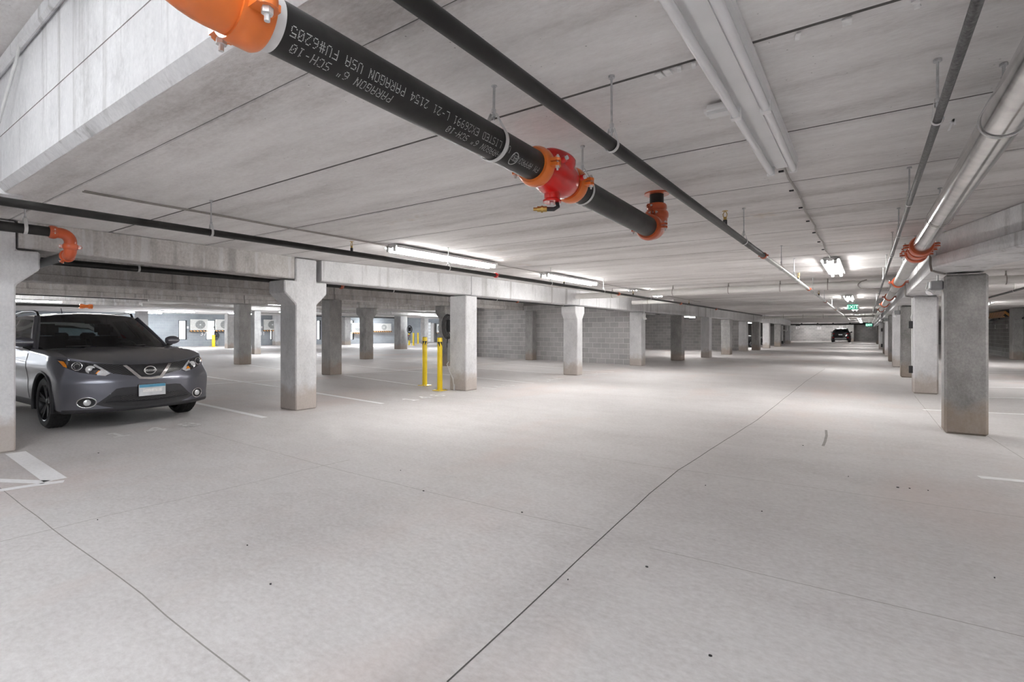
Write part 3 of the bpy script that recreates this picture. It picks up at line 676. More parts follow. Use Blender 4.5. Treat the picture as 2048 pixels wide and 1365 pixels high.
# --- pipe with orange return bend at the left
X, Z, R = -7.22, 2.47, .052
rb = root('return_bend_pipe', 'black pipe with orange double elbow above the grey parked car', 'pipe', (X, 1.0, Z))
MB().cyl((X,-3,Z), (X,1.62,Z), R, 24).build('pipe', K['black'], rb, smooth=40)
MB().tube([(X,1.62,Z),(X,1.68,Z)] + [(X,1.68+.09*math.sin(PI/2*i/8),Z-.09*(1-math.cos(PI/2*i/8))) for i in range(1,9)] + [(X,1.77,Z-.15)], R*1.1, 20).build('elbow', K['burnt'], rb, smooth=50)
MB().tube([(X,1.77,Z-.13)] + [(X-.08*(1-math.cos(PI/2*i/8)),1.77,Z-.15-.08*math.sin(PI/2*i/8)) for i in range(9)] + [(X-.12,1.77,Z-.23)], R*1.1, 20).build('elbow', K['burnt'], rb, smooth=50)
MB().cyl((X-.12,1.77,Z-.23), (X-2.2,1.77,Z-.235), R*.95, 20).build('pipe', K['black'], rb, smooth=40)
coupling(rb, (X,1.62,Z), (0,1,0), R, 'burnt', .065, 1, PI/2, (0,0,1)); coupling(rb, (X,1.77,Z-.14), (0,0,1), R, 'burnt', .06, 1, .4); coupling(rb, (X-.12,1.77,Z-.23), (1,0,0), R, 'burnt', .06, 1, .2)
hanger(rb, X, 1.40, Z, R, wide=.03, loop=.06)
X, Z, R = -9.0, 2.335, .045
bp_ = root('sprinkler_pipe', 'black pipe tucked behind the beams of the stall-side pillar row', 'pipe', (X, 10, Z))
MB().cyl((X,1.9,Z), (X,21,Z), R, 16).build('pipe', K['black'], bp_, smooth=40)
for y in (6.6,13.1): coupling(bp_, (X,y,Z), (0,1,0), R, 'burnt', .07, 1, PI/2, (0,0,1))
for y in (3,8,12,16): hanger(bp_, X, y, Z, R, loop=.05)
# --- white drain pipes crossing the aisle
def cross_pipe(y, z0, z1, x0, x1, r, lab, hs, fit=None):
    t = root('drain_pipe', lab, 'pipe', ((x0+x1)/2, y, z0))
    zz = lambda x: z0 + (z1-z0)*(x-x0)/(x1-x0)
    MB().cyl((x0,y,z0), (x1,y,z1), r, 24).build('pipe', K['pvc'], t, smooth=40)
    for x in hs: hanger(t, x, y, zz(x), r, axis='x', strap='cond', mat='cond', loop=.06, wide=.018, top=ceil_z(x,y))
    if fit:
        m = MB()
        for x in fit: m.cyl((x-.14,y,zz(x-.14)), (x+.14,y,zz(x+.14)), r*1.12, 24)
        m.build('pipe_hub', K['pvc'], t)
    return t
dp = cross_pipe(14.05, 2.475, 2.455, -7.7, .42, .088, 'white drain pipe crossing the aisle beyond the nearest lit lamp', (-6.2,-4.4,-2.95,-1.75,-.75), (-.35,))
MB().tube([(.0,14.05,2.56)] + [(-.1-.06*math.sin(PI*i/10),13.94,2.52-.16*i/10) for i in range(11)] + [(.1,13.93,2.34),(.4,13.93,2.34)], .012, 8).build('cable_loop', K['cond'], dp)
cross_pipe(40.2, 2.355, 2.35, -6.9, .42, .085, 'white drain pipe crossing the far end of the aisle', (-6,-4.8,-3.6,-2.4,-1.2,-.1))
cross_pipe(14.05, 2.43, 2.42, 1.36, 6.15, .088, 'white drain pipe showing beside the large dark swirl-finished pillar', (2.3,4.2))
cross_pipe(17.6, 2.43, 2.43, -7.0, -5.5, .07, 'short white drain pipe meeting the beam over the block wall', (-6.4,))
X, Z, R = 3.02, 2.40, .028
rbp = root('sprinkler_pipe', 'thin dark pipe with red coupling below the white drain beside the dark pillar', 'pipe', (X, 15, Z))
MB().cyl((X,4,Z), (X,32,Z), R, 14).build('pipe', K['black'], rbp, smooth=40); coupling(rbp, (X,20.9,Z), (0,1,0), R*1.1, 'red', .1, 1, PI/2, (0,0,1))
for y in (8,14,17.5): hanger(rbp, X, y, Z, R, loop=.04, mat='cond')
# far black header with clamps
Y = 76.5
fh = root('header_pipe', 'long black pipe with clamps under the ceiling at the far wall', 'pipe', (-3, Y, 2.2))
MB().tube([(-9.0,Y,1.98),(-9.0,Y,2.08)] + [(-9.0+.14*(1-math.cos(PI/2*i/6)),Y,2.08+.14*math.sin(PI/2*i/6)) for i in range(1,7)] + [(.6,Y,2.24)], .09, 12).build('pipe', K['black'], fh)
for x in (-7,-5.2,-3.5,-1.7,-.2): MB().cbox((x,Y,2.30), (.16,.14,.22)).build('pipe_clamp', K['dark'], fh, smooth=0)
MB().cyl((-9.35,Y,1.95), (-8.7,Y,1.95), .12, 12).build('coupling', K['burnt'], fh)
# inner bay pipes
def simple_pipe(pts, r, mat, lab, name='pipe_run', n=12):
    return solo(MB().tube(pts, r, n), name, K[mat], lab, 'pipe', pts[0], smooth=45)
simple_pipe([(-24,-1,2.68),(-23.8,9.4,2.68)], .05, 'black', 'black inner pipe behind the third beam over the grey car')
o = simple_pipe([(-26.3,3.0,2.40),(-26.2,6.75,2.40)], .05, 'black', 'black inner pipe ending in an orange fitting above the car roof')
MB().rev((-26.2,6.7,2.40), (0,1,0), [(0,.055),(.0,.085),(.08,.10),(.16,.085),(.2,.07),(.28,.07),(.30,.095),(.42,.095),(.42,0)], 16).build('coupling', K['orange'], o, origin=(-26.3,3.0,2.40))
simple_pipe([(-23.6,8.2,2.62),(-23.2,13.4,2.58),(-22.8,24,2.56)], .05, 'pvc', 'upper white inner pipe right of the car roof')
simple_pipe([(-25.4,8.6,2.52),(-25.0,12.0,2.46),(-24.9,12.5,2.44),(-24.9,12.7,2.38),(-24.9,12.75,1.6)], .075, 'pvc', 'lower white inner pipe bending down behind the two-tone pillar')
simple_pipe([(-27.4,9.2,2.66),(-26.0,9.9,2.68),(-24.0,10.2,2.68)], .07, 'pvc', 'slanting white branch pipe between inner pipes')
simple_pipe([(-40.9,20.35,0.25),(-40.9,20.35,2.6)], .16, 'pvc', 'white vertical downpipe beside the striped far pillar')
simple_pipe([(-28.4,16.5,2.5),(-27.2,30,2.5)], .045, 'pvc', 'thin white inner pipe left of the wide corbel pillar')
simple_pipe([(-39.5,24,2.72),(-39,36,2.72)], .08, 'black', 'dark inner duct above the far lamps')
simple_pipe([(-34,17,2.60),(-31,44,2.60)], .06, 'pvc', 'white inner pipe running toward the roll door')

# ------------------------------------------------------------------ conduits
def wavy(pts, amp, step=.25):
    P = []
    for a, b in zip(pts, pts[1:]):
        a = Vector(a); b = Vector(b); n = max(2, int((b-a).length/step))
        t = (b-a).normalized(); s = Vector((-t.y, t.x, 0))
        P += [a + (b-a)*i/n + s*amp*math.sin(i*1.9)*(1 if 0 < i else 0) for i in range(n)]
    return P + [Vector(pts[-1])]
cz = lambda x, y: ceil_z(x, y)-.022
ac_ = root('conduit', 'wavy grey conduit between the unlit lamp and the next aisle lamp', 'conduit', (-.5, 7, 2.63))
MB().tube(wavy([(-.5,4.13,cz(-.5,4)),(-.5,9.97,cz(-.5,10))], .011, .42), .009, 8).build('cable', K['cond'], ac_)
for y in (4.35,5.0,5.75,6.5,7.3,8.1,8.9): MB().cbox((-.535,y,cz(-.5,y)), (.035,.02,.012)).build('cable_clip', K['dark'], ac_)
MB().tube([(-.5,12.46,cz(-.5,12)),(-.5,13.4,cz(-.5,13))], .009, 8).build('cable', K['cond'], ac_)
for dx, lab in ((0,'grey conduit leading to the stall-side lit lamps, outer of the pair'),(.05,'grey conduit leading to the stall-side lit lamps, inner of the pair')):
    t = root('conduit', lab, 'conduit', (-5.78+dx,3,2.67))
    for y0, y1 in ((1.5,5.02),) if not dx else ((1.5,5.02),(7.55,9.3),(11.85,14.35),(16.9,22)):
        MB().tube(wavy([(-5.78+dx,y0,cz(-5.8,y0)),(-5.78+dx,y1,cz(-5.8,y1))], .008, .4), .0065, 8).build('cable', K['cond'], t)
solo(MB().tube([(-6.44,.2,2.74),(-6.40,.75,2.78),(-6.2,.98,2.95),(-5.6,1.03,3.55),(-5.4,1.03,3.74)], .012, 8), 'conduit', K['zinc'], 'pale cable hanging down the face of the ceiling recess', 'conduit', (-6.4,.7,2.9))
# ------------------------------------------------------------------ strip lamps
def lamp(x, y0, L, z=None, lit='tube', lab='', grp='ceiling strip lamps', axis='y', tubes=2, w=.20, drop=.085):
    zt = z if z is not None else ceil_z(x, y0+L)-.003
    t = root('strip_lamp', lab, 'lamp', (x, y0+L/2, zt-.05) if axis == 'y' else (x+L/2, y0, zt-.05), grp)
    def B(mb, a0, a1, b0, b1, z0, z1): return mb.box((x+b0,y0+a0,z0), (x+b1,y0+a1,z1)) if axis == 'y' else mb.box((x+a0,y0+b0,z0), (x+a1,y0+b1,z1))
    hb = MB(); B(hb, 0, L, -w/2, w/2, zt-.045, zt-.004); B(hb, .0, L, -w*.18, w*.18, zt-.060, zt-.045)
    for sg in ((-1,1) if lit != 'offtube' else ()): B(hb, .0, L, min(sg*w*.70,sg*w*.66), max(sg*w*.70,sg*w*.66), zt-.056, zt-.02); B(hb, .0, L, min(sg*w*.68,sg*w*.4), max(sg*w*.68,sg*w*.4), zt-.030, zt-.02)  # side wings added to lit lamps to cut spill on the ceiling
    hs = hb.build('housing', K['white'], t, smooth=0)
    for i in range(tubes):
        b = (-w*.36 + w*.72*i/(tubes-1)) if tubes > 1 else 0
        for k in (0, 1):
            a0, a1 = L*k/2+.02, L*(k+1)/2-.02
            p0, p1 = ((x+b,y0+a0,zt-drop), (x+b,y0+a1,zt-drop)) if axis == 'y' else ((x+a0,y0+b,zt-drop), (x+a1,y0+b,zt-drop))
            MB().cyl(p0, p1, .021, 12).build('lamp_tube', K[lit], t, smooth=40)
        for a in (0.0, L/2-.02, L-.022): B(MB_h := MB(), a, a+(.04 if 0 < a < L-.1 else .022), b-.024, b+.024, zt-drop-.024, zt-.03); MB_h.build('lamp_holder', K['white'], hs, smooth=0)
    return t
l0 = lamp(-.5, 1.68, 2.44, lit='offtube', lab='unlit white strip lamp with a sensor box, large on the ceiling')
MB().cbox((-.655,2.9,2.604), (.15,.10,.055)).build('sensor_box', K['white'], l0, bevel=.018, seg=2)
lamp(-.5, 10.0, 2.44, lab='lit aisle strip lamp just before the white crossing pipe')
lamp(-.5, 20.2, 2.44, lab='lit aisle strip lamp right above the green exit sign')
for y, lb in ((30,'lit far aisle lamp hidden behind the green exit sign'),(41,'lit far aisle lamp just past the second white crossing pipe'),(58,'lit far aisle lamp before the black header pipe'),(68,'lit farthest aisle lamp near the far wall')):
    lamp(-.5, y, 2.44, lab=lb)
lamp(-.5, 50.0, 2.44, lab='lit far aisle lamp seen end-on above the small exit sign')
for y, lb in ((5.05,'lit strip lamp above the beam between corbel pillar and bollard pillar'),(9.35,'lit strip lamp above the beam between bollard pillar and block wall'),(14.4,'lit strip lamp mostly hidden behind the white crossing pipe')):
    lamp(-5.72, y, 2.44, lab=lb)
for y, lt, lb in ((21.1,'offtube','unlit strip lamp hung under the beam past the block wall'),(27.9,'tube','lit strip lamp between grey and pale pillars past the block wall'),(41.2,'tube','lit strip lamp left of the second wall end pillar'),(46.5,'tube','lit strip lamp above the dark sedan roof')):
    t = lamp(-8.3, y, 2.44, z=2.27 if y < 30 else 2.16, lit=lt, lab=lb)
    for yy_ in (y+.4, y+2.0): MB().cyl((-8.3,yy_,2.15), (-8.3,yy_,ceil_z(-8.3,yy_)), .008, 6).build('hanging_rod', K['galv'], t)
lamp(-10.4, 32.5, 2.44, z=2.55, lab='lit strip lamp over the stalls between the two block walls')
for x, n_ in ((-7.4,'87'),(-4.2,'88')):
    t = lamp(x, 78.0, 2.44, z=2.372, axis='x', lit='tubefill', lab='added crosswise fill lamp behind the black header pipe above wall number '+n_)  # pair added out of sight to brighten the far wall
    for q in (.4, 2.0): MB().cyl((x+q,78.0,2.33), (x+q,78.0,ceil_z(x,78)), .01, 6).build('hanging_rod', K['galv'], t)
for x, y in ((-11,15.5),(-17,3),(-17,10),(-17,17),(-24,30)): lamp(x, y, 2.44, z=ceil_z(-20,y+2.44)-.004, lit='tubefill', lab='added unseen fill lamp between the inner beams', grp='added fill lamps between beams')  # lamps added behind the beams, unseen, to fill the inner bays with light
lamp(-9.8, 71.5, 2.44, lab='lit lamp by the far wall hidden behind the far pale pillar')
lamp(-10.6, 44.0, 2.44, z=2.5, lab='lit lamp over the black car behind the stall-side pillars')
for x, y in ((-4.2,-.9),(-.8,-.9),(2.6,-.9),(5.4,-.9),(-4.2,-4.6),(-.8,-4.6),(2.6,-4.6),(5.4,-4.6)): lamp(x, y-1.2, 2.44, z=3.755, lit='tuberec', lab='lit strip lamp on the raised ceiling of the recess', grp='recess strip lamps')  # rightmost pair added, unseen, to lift the right side
t = lamp(-27.2, 3.95, 2.44, z=2.66, lit='tubebay', lab='lit inner lamp above the grey car roof', grp='inner bay strip lamps', w=.22)
for yy_ in (4.4, 6.0): MB().cyl((-27.2,yy_,2.63), (-27.2,yy_,2.952), .01, 6).build('hanging_rod', K['galv'], t)
inner = [(-43.0,15.6,'lit far lamp right of the grey car roof'),(-27.2,15.2,'lit inner lamp glimpsed left of the streaked inner pillar'),(-42.6,20.5,'lit far lamp above the yellow bollard by the outer wall'),(-37.3,29.2,'lit far lamp behind the wide corbel pillar'),(-27.3,27.6,'lit inner lamp left of the bollard pillar'),(-42.2,33.5,'lit lower far lamp behind the wide corbel pillar'),(-47.5,15.0,'lit far lamp along the outer wall left of number 37'),(-27.2,-4.5,'lit inner lamp hidden behind the cut-off corbel pillar'),(-36,40,'lit lamp near the roll door')]
for x, y, lb in inner: lamp(x, y, 2.44, z=ceil_z(-20, y+2.44)-.004, lit='tubebay', lab=lb, grp='inner bay strip lamps', w=.22)
for x, y in ((3.9,6.5),(3.9,16.5),(3.9,27)): lamp(x, y, 2.44, lab='lit strip lamp in the bay behind the angled beam', grp='right bay strip lamps', lit='tube')
# ------------------------------------------------------------------ bollards
def bollard(x, y, h, r, lab, grp, chev=1):
    t = root('bollard', lab, 'bollard', (x, y, 0), grp)
    p = MB().rev((x,y,.01), (0,0,1), [(0,r),(h-.03,r),(h-.012,r*.9),(h-.01,r*.55),(h-.01,0)], 28); p.build('post', K['yellow'], t, smooth=40)
    b = MB().cbox((x,y,.008), (r*4,r*4,.016)); b.build('base_plate', K['yellow'], t, bevel=.003, smooth=0)
    a = MB()
    for sx in (-1,1):
        for sy in (-1,1): a.cyl((x+sx*r*1.55,y+sy*r*1.55,.016), (x+sx*r*1.55,y+sy*r*1.55,.034), .012, 6)
    a.build('anchor_bolt', K['galv'], t)
    MB().rev((x,y,h-.012), (0,0,1), [(0,r*.86),(.014,r*.84),(.02,r*.5),(.02,0)], 24).build('cap', K['dark'], t)
    if chev:
        rr = r+.0012; m = MB()
        for k in range(6):          # slanted black reflective band pieces round the post
            a0 = k*PI/3+.3
            q = []
            for i in range(9):
                aa = a0 + i*PI/3/8*.98; z0 = h-.22 + .12*i/8*chev
                q.append(((x+rr*math.cos(aa), y+rr*math.sin(aa), z0 if chev > 0 else h-.10+.12*i/8*chev), (x+rr*math.cos(aa), y+rr*math.sin(aa), h-.10)))
            m.grid([[c[0] for c in q], [c[1] for c in q]])
        m.build('reflective_band', K['dark'], t, smooth=0, fix=False)
    return t
bollard(-9.24, 9.28, 1.24, .062, 'yellow bollard farther from the pale pillar, of the near two', 'near yellow bollards', 1)
bollard(-8.19, 8.72, 1.24, .062, 'yellow bollard closest to the pale pillar, of the near two', 'near yellow bollards', -1)
for u, v, lab in [(818.5,690.8,'leftmost of three far yellow bollards before the roll door'),(827,691.5,'middle one of three far yellow bollards before the roll door'),(836,688.2,'rightmost of three far yellow bollards before the roll door')]:
    x, y = at(u, v); bollard(x, y, 1.2, .085, lab, 'far yellow bollards', 0)
x, y = at(427,694); bollard(x, y, 1.05, .13, 'lone far yellow bollard below the outer window near number 37', 'far yellow bollards', 0)

# ------------------------------------------------------------------ charging stations
def charger(x, y, lab, face=(-1,0), s=1.0, coil=True, zo=0.0):
    t = root('charging_station', lab, 'charging station', (x, y, 1.0))
    f = Vector((face[0], face[1], 0)); r = Vector((-f.y, f.x, 0)); o = Vector((x, y, 0))
    P = lambda a, b, z: o + f*a + r*b + Vector((0,0,z+zo))
    M = Matrix((f, r, Vector((0,0,1)))).transposed()
    MB().cbox(P(.07,0,.88), (.14,.26,.44), R=M).build('cabinet', K['grey'], t, bevel=.01, smooth=0)
    MB().cbox(P(.15,0,1.52), (.12,.22,.30), R=M).build('holder_plate', K['dark'], t, bevel=.02, smooth=0)
    if coil:
        mb = MB()
        for k in range(5):
            R_ = .20+.012*k
            mb.tube([P(.10+.035*k, R_*.8*math.cos(2*PI*i/28), 1.50+(R_+.05)*math.sin(2*PI*i/28)) for i in range(28)], .011, 8, closed=True)
        mb.tube([P(.2,.05,1.25),P(.26,.0,1.02),P(.24,-.08,.80),P(.16,-.10,.76),P(.10,-.12,.86)], .011, 8)
        mb.build('charging_cable', K['dark'], t)
    h = MB().cyl(P(.15,-.05,1.0), P(.27,-.10,1.04), .032, 14); h.cyl(P(.13,-.04,.88), P(.20,-.04,.74), .05, 14)
    h.build('connector', K['grey'], t); MB().cyl(P(.27,-.10,1.03), P(.32,-.12,1.05), .034, 14).build('connector_cap', K['red'], t)
    return t
charger(-8.11, 9.17, 'charging station with coiled black cable on the back of the bollard pillar')
MB_ = MB().tube([(-8.17,9.0,.66),(-8.16,8.935,.6),(-8.06,8.93,.42),(-7.97,8.93,.28),(-7.93,8.93,.03)], .012, 8)
MB_.cyl((-7.93,8.93,.0), (-7.93,8.93,.14), .022, 10)
solo(MB_, 'conduit', K['zinc'], 'white conduit curving down the side of the bollard pillar', 'conduit', (-8,8.93,.3))
x, y = at(811,699); charger(x+.05, y+.35, 'charging station with black cable bundle on the distant inner pillar', (.78,-.62))
s_, t_ = solve_west(432.8); q = WA + WD*s_; charger(q.x+.02, q.y, 'charging station with looped cable on the outer wall below an outdoor unit', (WN.x, WN.y), zo=-.55)
# ------------------------------------------------------------------ outdoor units on walls
hz = None
def hazard():
    m, nt, b = newmat('hazard_stripe_paint'); T = NT(nt)
    pos = T.n('ShaderNodeTexCoord').outputs['Object']; s = T.n('ShaderNodeSeparateXYZ', {0: pos})
    d = T.math('ADD', T.math('ADD', s.outputs[0], s.outputs[1]), s.outputs[2])
    w_ = T.math('GREATER_THAN', T.math('FRACT', T.math('MULTIPLY', d, 3.2)), .5)
    nt.links.new(T.mix(w_, rgb(.05,.045,.04), rgb(.75,.36,.10)), b.inputs['Base Color']); return m
K['hazard'] = hazard()
def ac_unit(c, f, w, h, d, lab, fan=.36, fx=.1, bracket='hazard', two=True):
    """casing on a wall bracket; c = centre of its back at the wall, f = outward direction"""
    t = root('outdoor_ac_unit', lab, 'air conditioner', tuple(c)); f = Vector((f[0],f[1],0)).normalized(); r = Vector((-f.y,f.x,0)); o = Vector(c)
    P = lambda a, b, z: o + f*a + r*b + Vector((0,0,z)); M = Matrix((f, r, Vector((0,0,1)))).transposed()
    MB().cbox(P(d/2+.05,0,0), (d,w,h), R=M).build('casing', K['acbody'], t, bevel=.02, smooth=0)
    g = MB().cyl(P(d+.05,fx,0), P(d+.075,fx,0), h*fan*1.08, 28); g.build('fan_guard', K['acfan'], t)
    rg = MB()
    for k in range(6): rg.tube([P(d+.08, fx+h*fan*(k+1)/6*math.cos(2*PI*i/24), h*fan*(k+1)/6*math.sin(2*PI*i/24)) for i in range(24)], .006, 5, closed=True)
    for k in range(8): rg.cyl(P(d+.08,fx,0), P(d+.08, fx+h*fan*math.cos(PI*k/4), h*fan*math.sin(PI*k/4)), .005, 5)
    rg.build('guard_wire', K['acbody'], t); MB().cyl(P(d+.07,fx,0), P(d+.10,fx,0), h*.06, 14).build('hub', K['white'], t)
    MB().cbox(P(d/2+.05,0,-h/2-.07), (d+.1,w*1.08,.10), R=M).build('bracket', K[bracket], t, smooth=0)
    MB().cbox(P(.12,-w*.62,-h*.25), (.2,.14,.22), R=M).build('service_box', K['white'], t, bevel=.01, smooth=0)
    return t
def west_ac(u, v, w, h, lab, **k):
    s_, t_ = solve_west(u); q = WA + WD*s_; ac_unit((q.x, q.y, CAM_H+(HOR-v)*t_/F_PX), (WN.x, WN.y), w, h, .42, lab, **k)
west_ac(397.5, 650, 1.35, .98, 'wall unit with striped bracket between the two bright outer windows')
west_ac(447, 650, 1.35, .98, 'wall unit above the looped cable, partly behind the far pillar')
west_ac(541, 650, 1.3, 1.0, 'wall unit right of number 41 by the white-edged pillar')
west_ac(713, 656, 1.3, 1.0, 'wall unit right of the bright window, left of the wide corbel pillar')
west_ac(763, 655, 1.9, .80, 'wide wall unit between corbel pillar and distant inner pillar')
def end_px(u, v, Y=45.0):
    k = (u-CX)/F_PX; dx, dy = k*CT-ST, k*ST+CT; t = Y/dy; return (dx*t, Y, CAM_H+(HOR-v)*t/F_PX)
p = end_px(884, 657); ac_unit(p, (0,-1), .95, 1.0, .4, 'wall unit on the bright end wall right of the roll door')
p = end_px(817, 655, 44.9); ac_unit(p, (0,-1), .8, 1.0, .4, 'narrow wall unit above the gate panel at the far end')
# roll-up door, gate panel and hatch on the end wall
mb = MB(); p0 = end_px(847,686,44.85); p1 = end_px(862,645.5,44.85)
z0, z1 = .05, p1[2]
n = 6
for i in range(n): mb.box((p0[0],44.8,z0+(z1-z0)*i/n+.02), (p1[0],44.9,z0+(z1-z0)*(i+1)/n-.02))
dr_ = tag(mb.build('door_1', K['white'], bevel=.01, smooth=0), kind='structure')
mb = MB()
for i in range(n+1): mb.box((p0[0]-.05,44.82,z0+(z1-z0)*i/n-.025), (p1[0]+.05,44.93,z0+(z1-z0)*i/n+.025))
mb.build('door_rail', K['cond'], dr_, smooth=0)
q0 = end_px(816,686,44.3); q1 = end_px(838,662,44.3)
gp = root('gate_panel', 'pale framed barrier panel behind the three far bollards', 'gate', ((q0[0]+q1[0])/2,44.3,0))
MB().box((q0[0],44.27,.1), (q1[0],44.31,q1[2])).build('panel', K['fadedpaint'], gp, smooth=0)
g = MB()
for k in range(4): g.box((q0[0],44.2,.1+(q1[2]-.2)*k/3), (q1[0],44.27,.18+(q1[2]-.2)*k/3))
g.box((q0[0]-.08,44.2,0), (q0[0],44.3,q1[2])); g.box((q1[0],44.2,0), (q1[0]+.08,44.3,q1[2])); g.build('frame', K['grey'], gp, smooth=0)
h0 = end_px(824.5,662,44.9); h1 = end_px(835,648.5,44.9)
wf = MB().box((h0[0],44.8,h0[2]), (h1[0],44.95,h1[2])); o = tag(wf.build('window_8', K['white'], smooth=0), kind='structure')
MB().box((h0[0]+.12,44.76,h0[2]+.12), (h1[0]-.12,44.8,h1[2]-.12)).build('window_pane', plain('dim_window', rgb(.22,.23,.13), .2), o, smooth=0)
b0 = end_px(868,686,44.8); solo(MB().box((b0[0]-.25,44.5,0), (b0[0]+.25,44.9,2.3)), 'steel_post', K['cond'], 'brown upright post beside the roll door', 'post', (b0[0],44.7,0), smooth=0)
# right bay unit, tray and black hoses
p = (5.75,42.0,2.24); ac_unit(p, (0,-1), .9, .44, .5, 'round-faced unit high on the dark block wall', fan=.42, fx=-.22, bracket='grey')
solo(MB().box((5.80,36.0,2.12), (6.16,41.0,2.22)).box((5.84,36.0,2.22), (6.16,40.0,2.42)), 'cable_tray', K['hazard'], 'long duct tray with hazard stripes on the dark block wall', 'tray', (6,38.5,2.3), smooth=0)
solo(MB().tube([(6.12,44-.45*i,1.92+.05*math.sin(i*1.3)+.012*i) for i in range(12)], .045, 8), 'hose', K['dark'], 'black wavy hose below the round-faced unit', 'hose', (6.1,41,1.95))
solo(MB().tube([(6.12,33.8-.4*i,2.0+.05*math.sin(i*1.5)) for i in range(8)], .045, 8), 'hose', K['dark'], 'black wavy hose past the wall pilaster', 'hose', (6.1,34,2.0))
# painted wall numbers
def wall_number(par, txt, p, U, size, mat='paint', V=(0,0,1)):
    mb = MB(); put_text(mb, txt, size, p, U, V); o = mb.build('painted_number', K[mat], None, smooth=0, fix=False)
    w = bpy.data.objects[par]; o.parent = w; o.matrix_parent_inverse = (Matrix.Translation(w.location) @ w.rotation_euler.to_matrix().to_4x4()).inverted(); return o
def far_px(u, v, Y=79.97):
    k = (u-CX)/F_PX; dx, dy = k*CT-ST, k*ST+CT; t = Y/dy; return (dx*t, Y, CAM_H+(HOR-v)*t/F_PX)
for u, n, v in ((1595.5,'87',656.5),(1638.5,'88',657),(1682,'89',655.5),(1739,'90',655.5)):
    p = far_px(u, v); wall_number('wall_far', n, p, (1,0,0), .50, 'paint' if n != '90' else 'fadedpaint')
    if n != '90':
        q = far_px(u, v-5.2); mb = MB(); put_text(mb, 'R-LW' if n != '87' else '----', .26, q, (1,0,0), (0,0,1)); mb.cbox((q[0],q[1]+.005,q[2]), (.5,.004,.12)) if n == '87' else None
        o = mb.build('painted_mark', K['dark'], None, smooth=0, fix=False); w = bpy.data.objects['wall_far']; o.parent = w; o.matrix_parent_inverse = (Matrix.Translation(w.location) @ w.rotation_euler.to_matrix().to_4x4()).inverted()
for u, n in ((407,'37'),(524.5,'41')):
    s_, t_ = solve_west(u); q = WA + WD*s_ + WN*.015; wall_number('wall_outer', n, (q.x,q.y,CAM_H+(HOR-668)*t_/F_PX), tuple(WD), .52)
for y, n in ((40.6,'122'),(37.6,'123'),(35.6,'124')): wall_number('wall_right', n, (6.185,y,1.62), (0,-1,0), .30, 'fadedpaint')
# ------------------------------------------------------------------ exit signs, emergency lights
def exit_sign(x, y, z, w, h, lab, arrow=True):
    t = root('exit_sign', lab, 'exit sign', (x, y, z))
    MB().cbox((x,y,z), (w,.06,h)).build('housing', K['exit'], t, bevel=.008, smooth=0)
    mb = MB(); put_text(mb, 'EXIT', h*.92, (x, y-.034, z-.005), (1,0,0), (0,0,1)); mb.build('lettering', K['exitw'], t, smooth=0, fix=False)
    MB().cyl((x,y,z+h/2), (x,y,ceil_z(x,y)), .02, 8).cbox((x,y,ceil_z(x,y)-.02), (.16,.12,.035)).build('mount', K['white'], t)
    return t
exit_sign(-.48, 25.6, 2.40, .36, .22, 'green lit EXIT sign hanging over the aisle')
exit_sign(.2, 62, 1.98, .55, .28, 'small distant green lit exit sign near the far wall')
def emergency(x, y, z, lab, conduit=True):
    t = root('emergency_light', lab, 'emergency light', (x, y, z))
    MB().cbox((x-.07,y,z), (.14,.22,.13)).build('case', K['grey'], t, bevel=.012, smooth=0)
    MB().cyl((x-.09,y-.02,z-.03), (x-.145,y-.07,z-.10), .035, 16, .05).build('lamp_head', K['white'], t)
    MB().cyl((x-.145,y-.07,z-.10), (x-.15,y-.074,z-.106), .045, 16).build('bulb', K['glow'], t)
    MB().cyl((x-.16,y-.05,z+.05), (x-.18,y-.09,z-.05), .012, 10).build('arm', K['white'], t)
    MB().cyl((x-.05,y,z+.065), (x-.05,y,soff(y)-.02), .012, 8).build('conduit', K['zinc'], t)
emergency(.865, 9.2, 2.03, 'grey emergency light on the big dark swirl-finished pillar')
emergency(.835, 19.3, 1.95, 'emergency light on the third pillar under the silver pipe')
emergency(.815, 28.7, 1.90, 'distant emergency light on the fifth pillar under the silver pipe')
x, y = at(1288, 733); t = root('emergency_light', 'small white twin light on the pillar ending the block wall', 'emergency light', (-7.28,19.62,1.85))
MB().cyl((-7.32,19.6,2.0), (-7.25,19.6,1.84), .05, 14, .075).cbox((-7.29,19.6,2.02), (.08,.12,.1)).build('lamp_head', K['white'], t); MB().cyl((-7.30,19.6,2.05), (-7.30,19.6,2.5), .014, 8).build('conduit', K['white'], t)
# dark conduit bends hugging the right beam
solo(MB().tube([(.674,8.44,2.52),(.674,8.44,2.25),(.68,8.36,2.17),(.76,8.6,2.165),(.86,8.9,2.165)], .014, 8), 'conduit', K['cond'], 'dark conduit bending under the kink of the big beam', 'conduit', (.7,8.5,2.3))
solo(MB().tube([(.672,13.6,2.45),(.672,13.62,2.22),(.685,13.66,2.14),(.76,13.9,2.14),(.835,14.3,2.14)], .014, 8), 'conduit', K['cond'], 'dark conduit bending under the beam at the conduit pillar', 'conduit', (.7,14,2.3))
cb = root('junction_conduit', 'white conduit with two black boxes on the pale second pillar', 'conduit', (.83,14.45,1.2))
MB().tube([(.838,14.46,2.15),(.838,14.46,1.78),(.822,14.46,1.70),(.838,14.46,1.62)], .013, 8).tube([(.838,14.46,1.45),(.838,14.47,1.2),(.838,14.47,.8),(.838,14.46,.62)], .013, 8).build('conduit', K['white'], cb)
MB().cbox((.815,14.46,1.535), (.07,.11,.165)).build('junction_box', K['dark'], cb, bevel=.006, smooth=0)
MB().cbox((.815,14.46,.53), (.07,.11,.16)).build('junction_box', K['dark'], cb, bevel=.006, smooth=0)
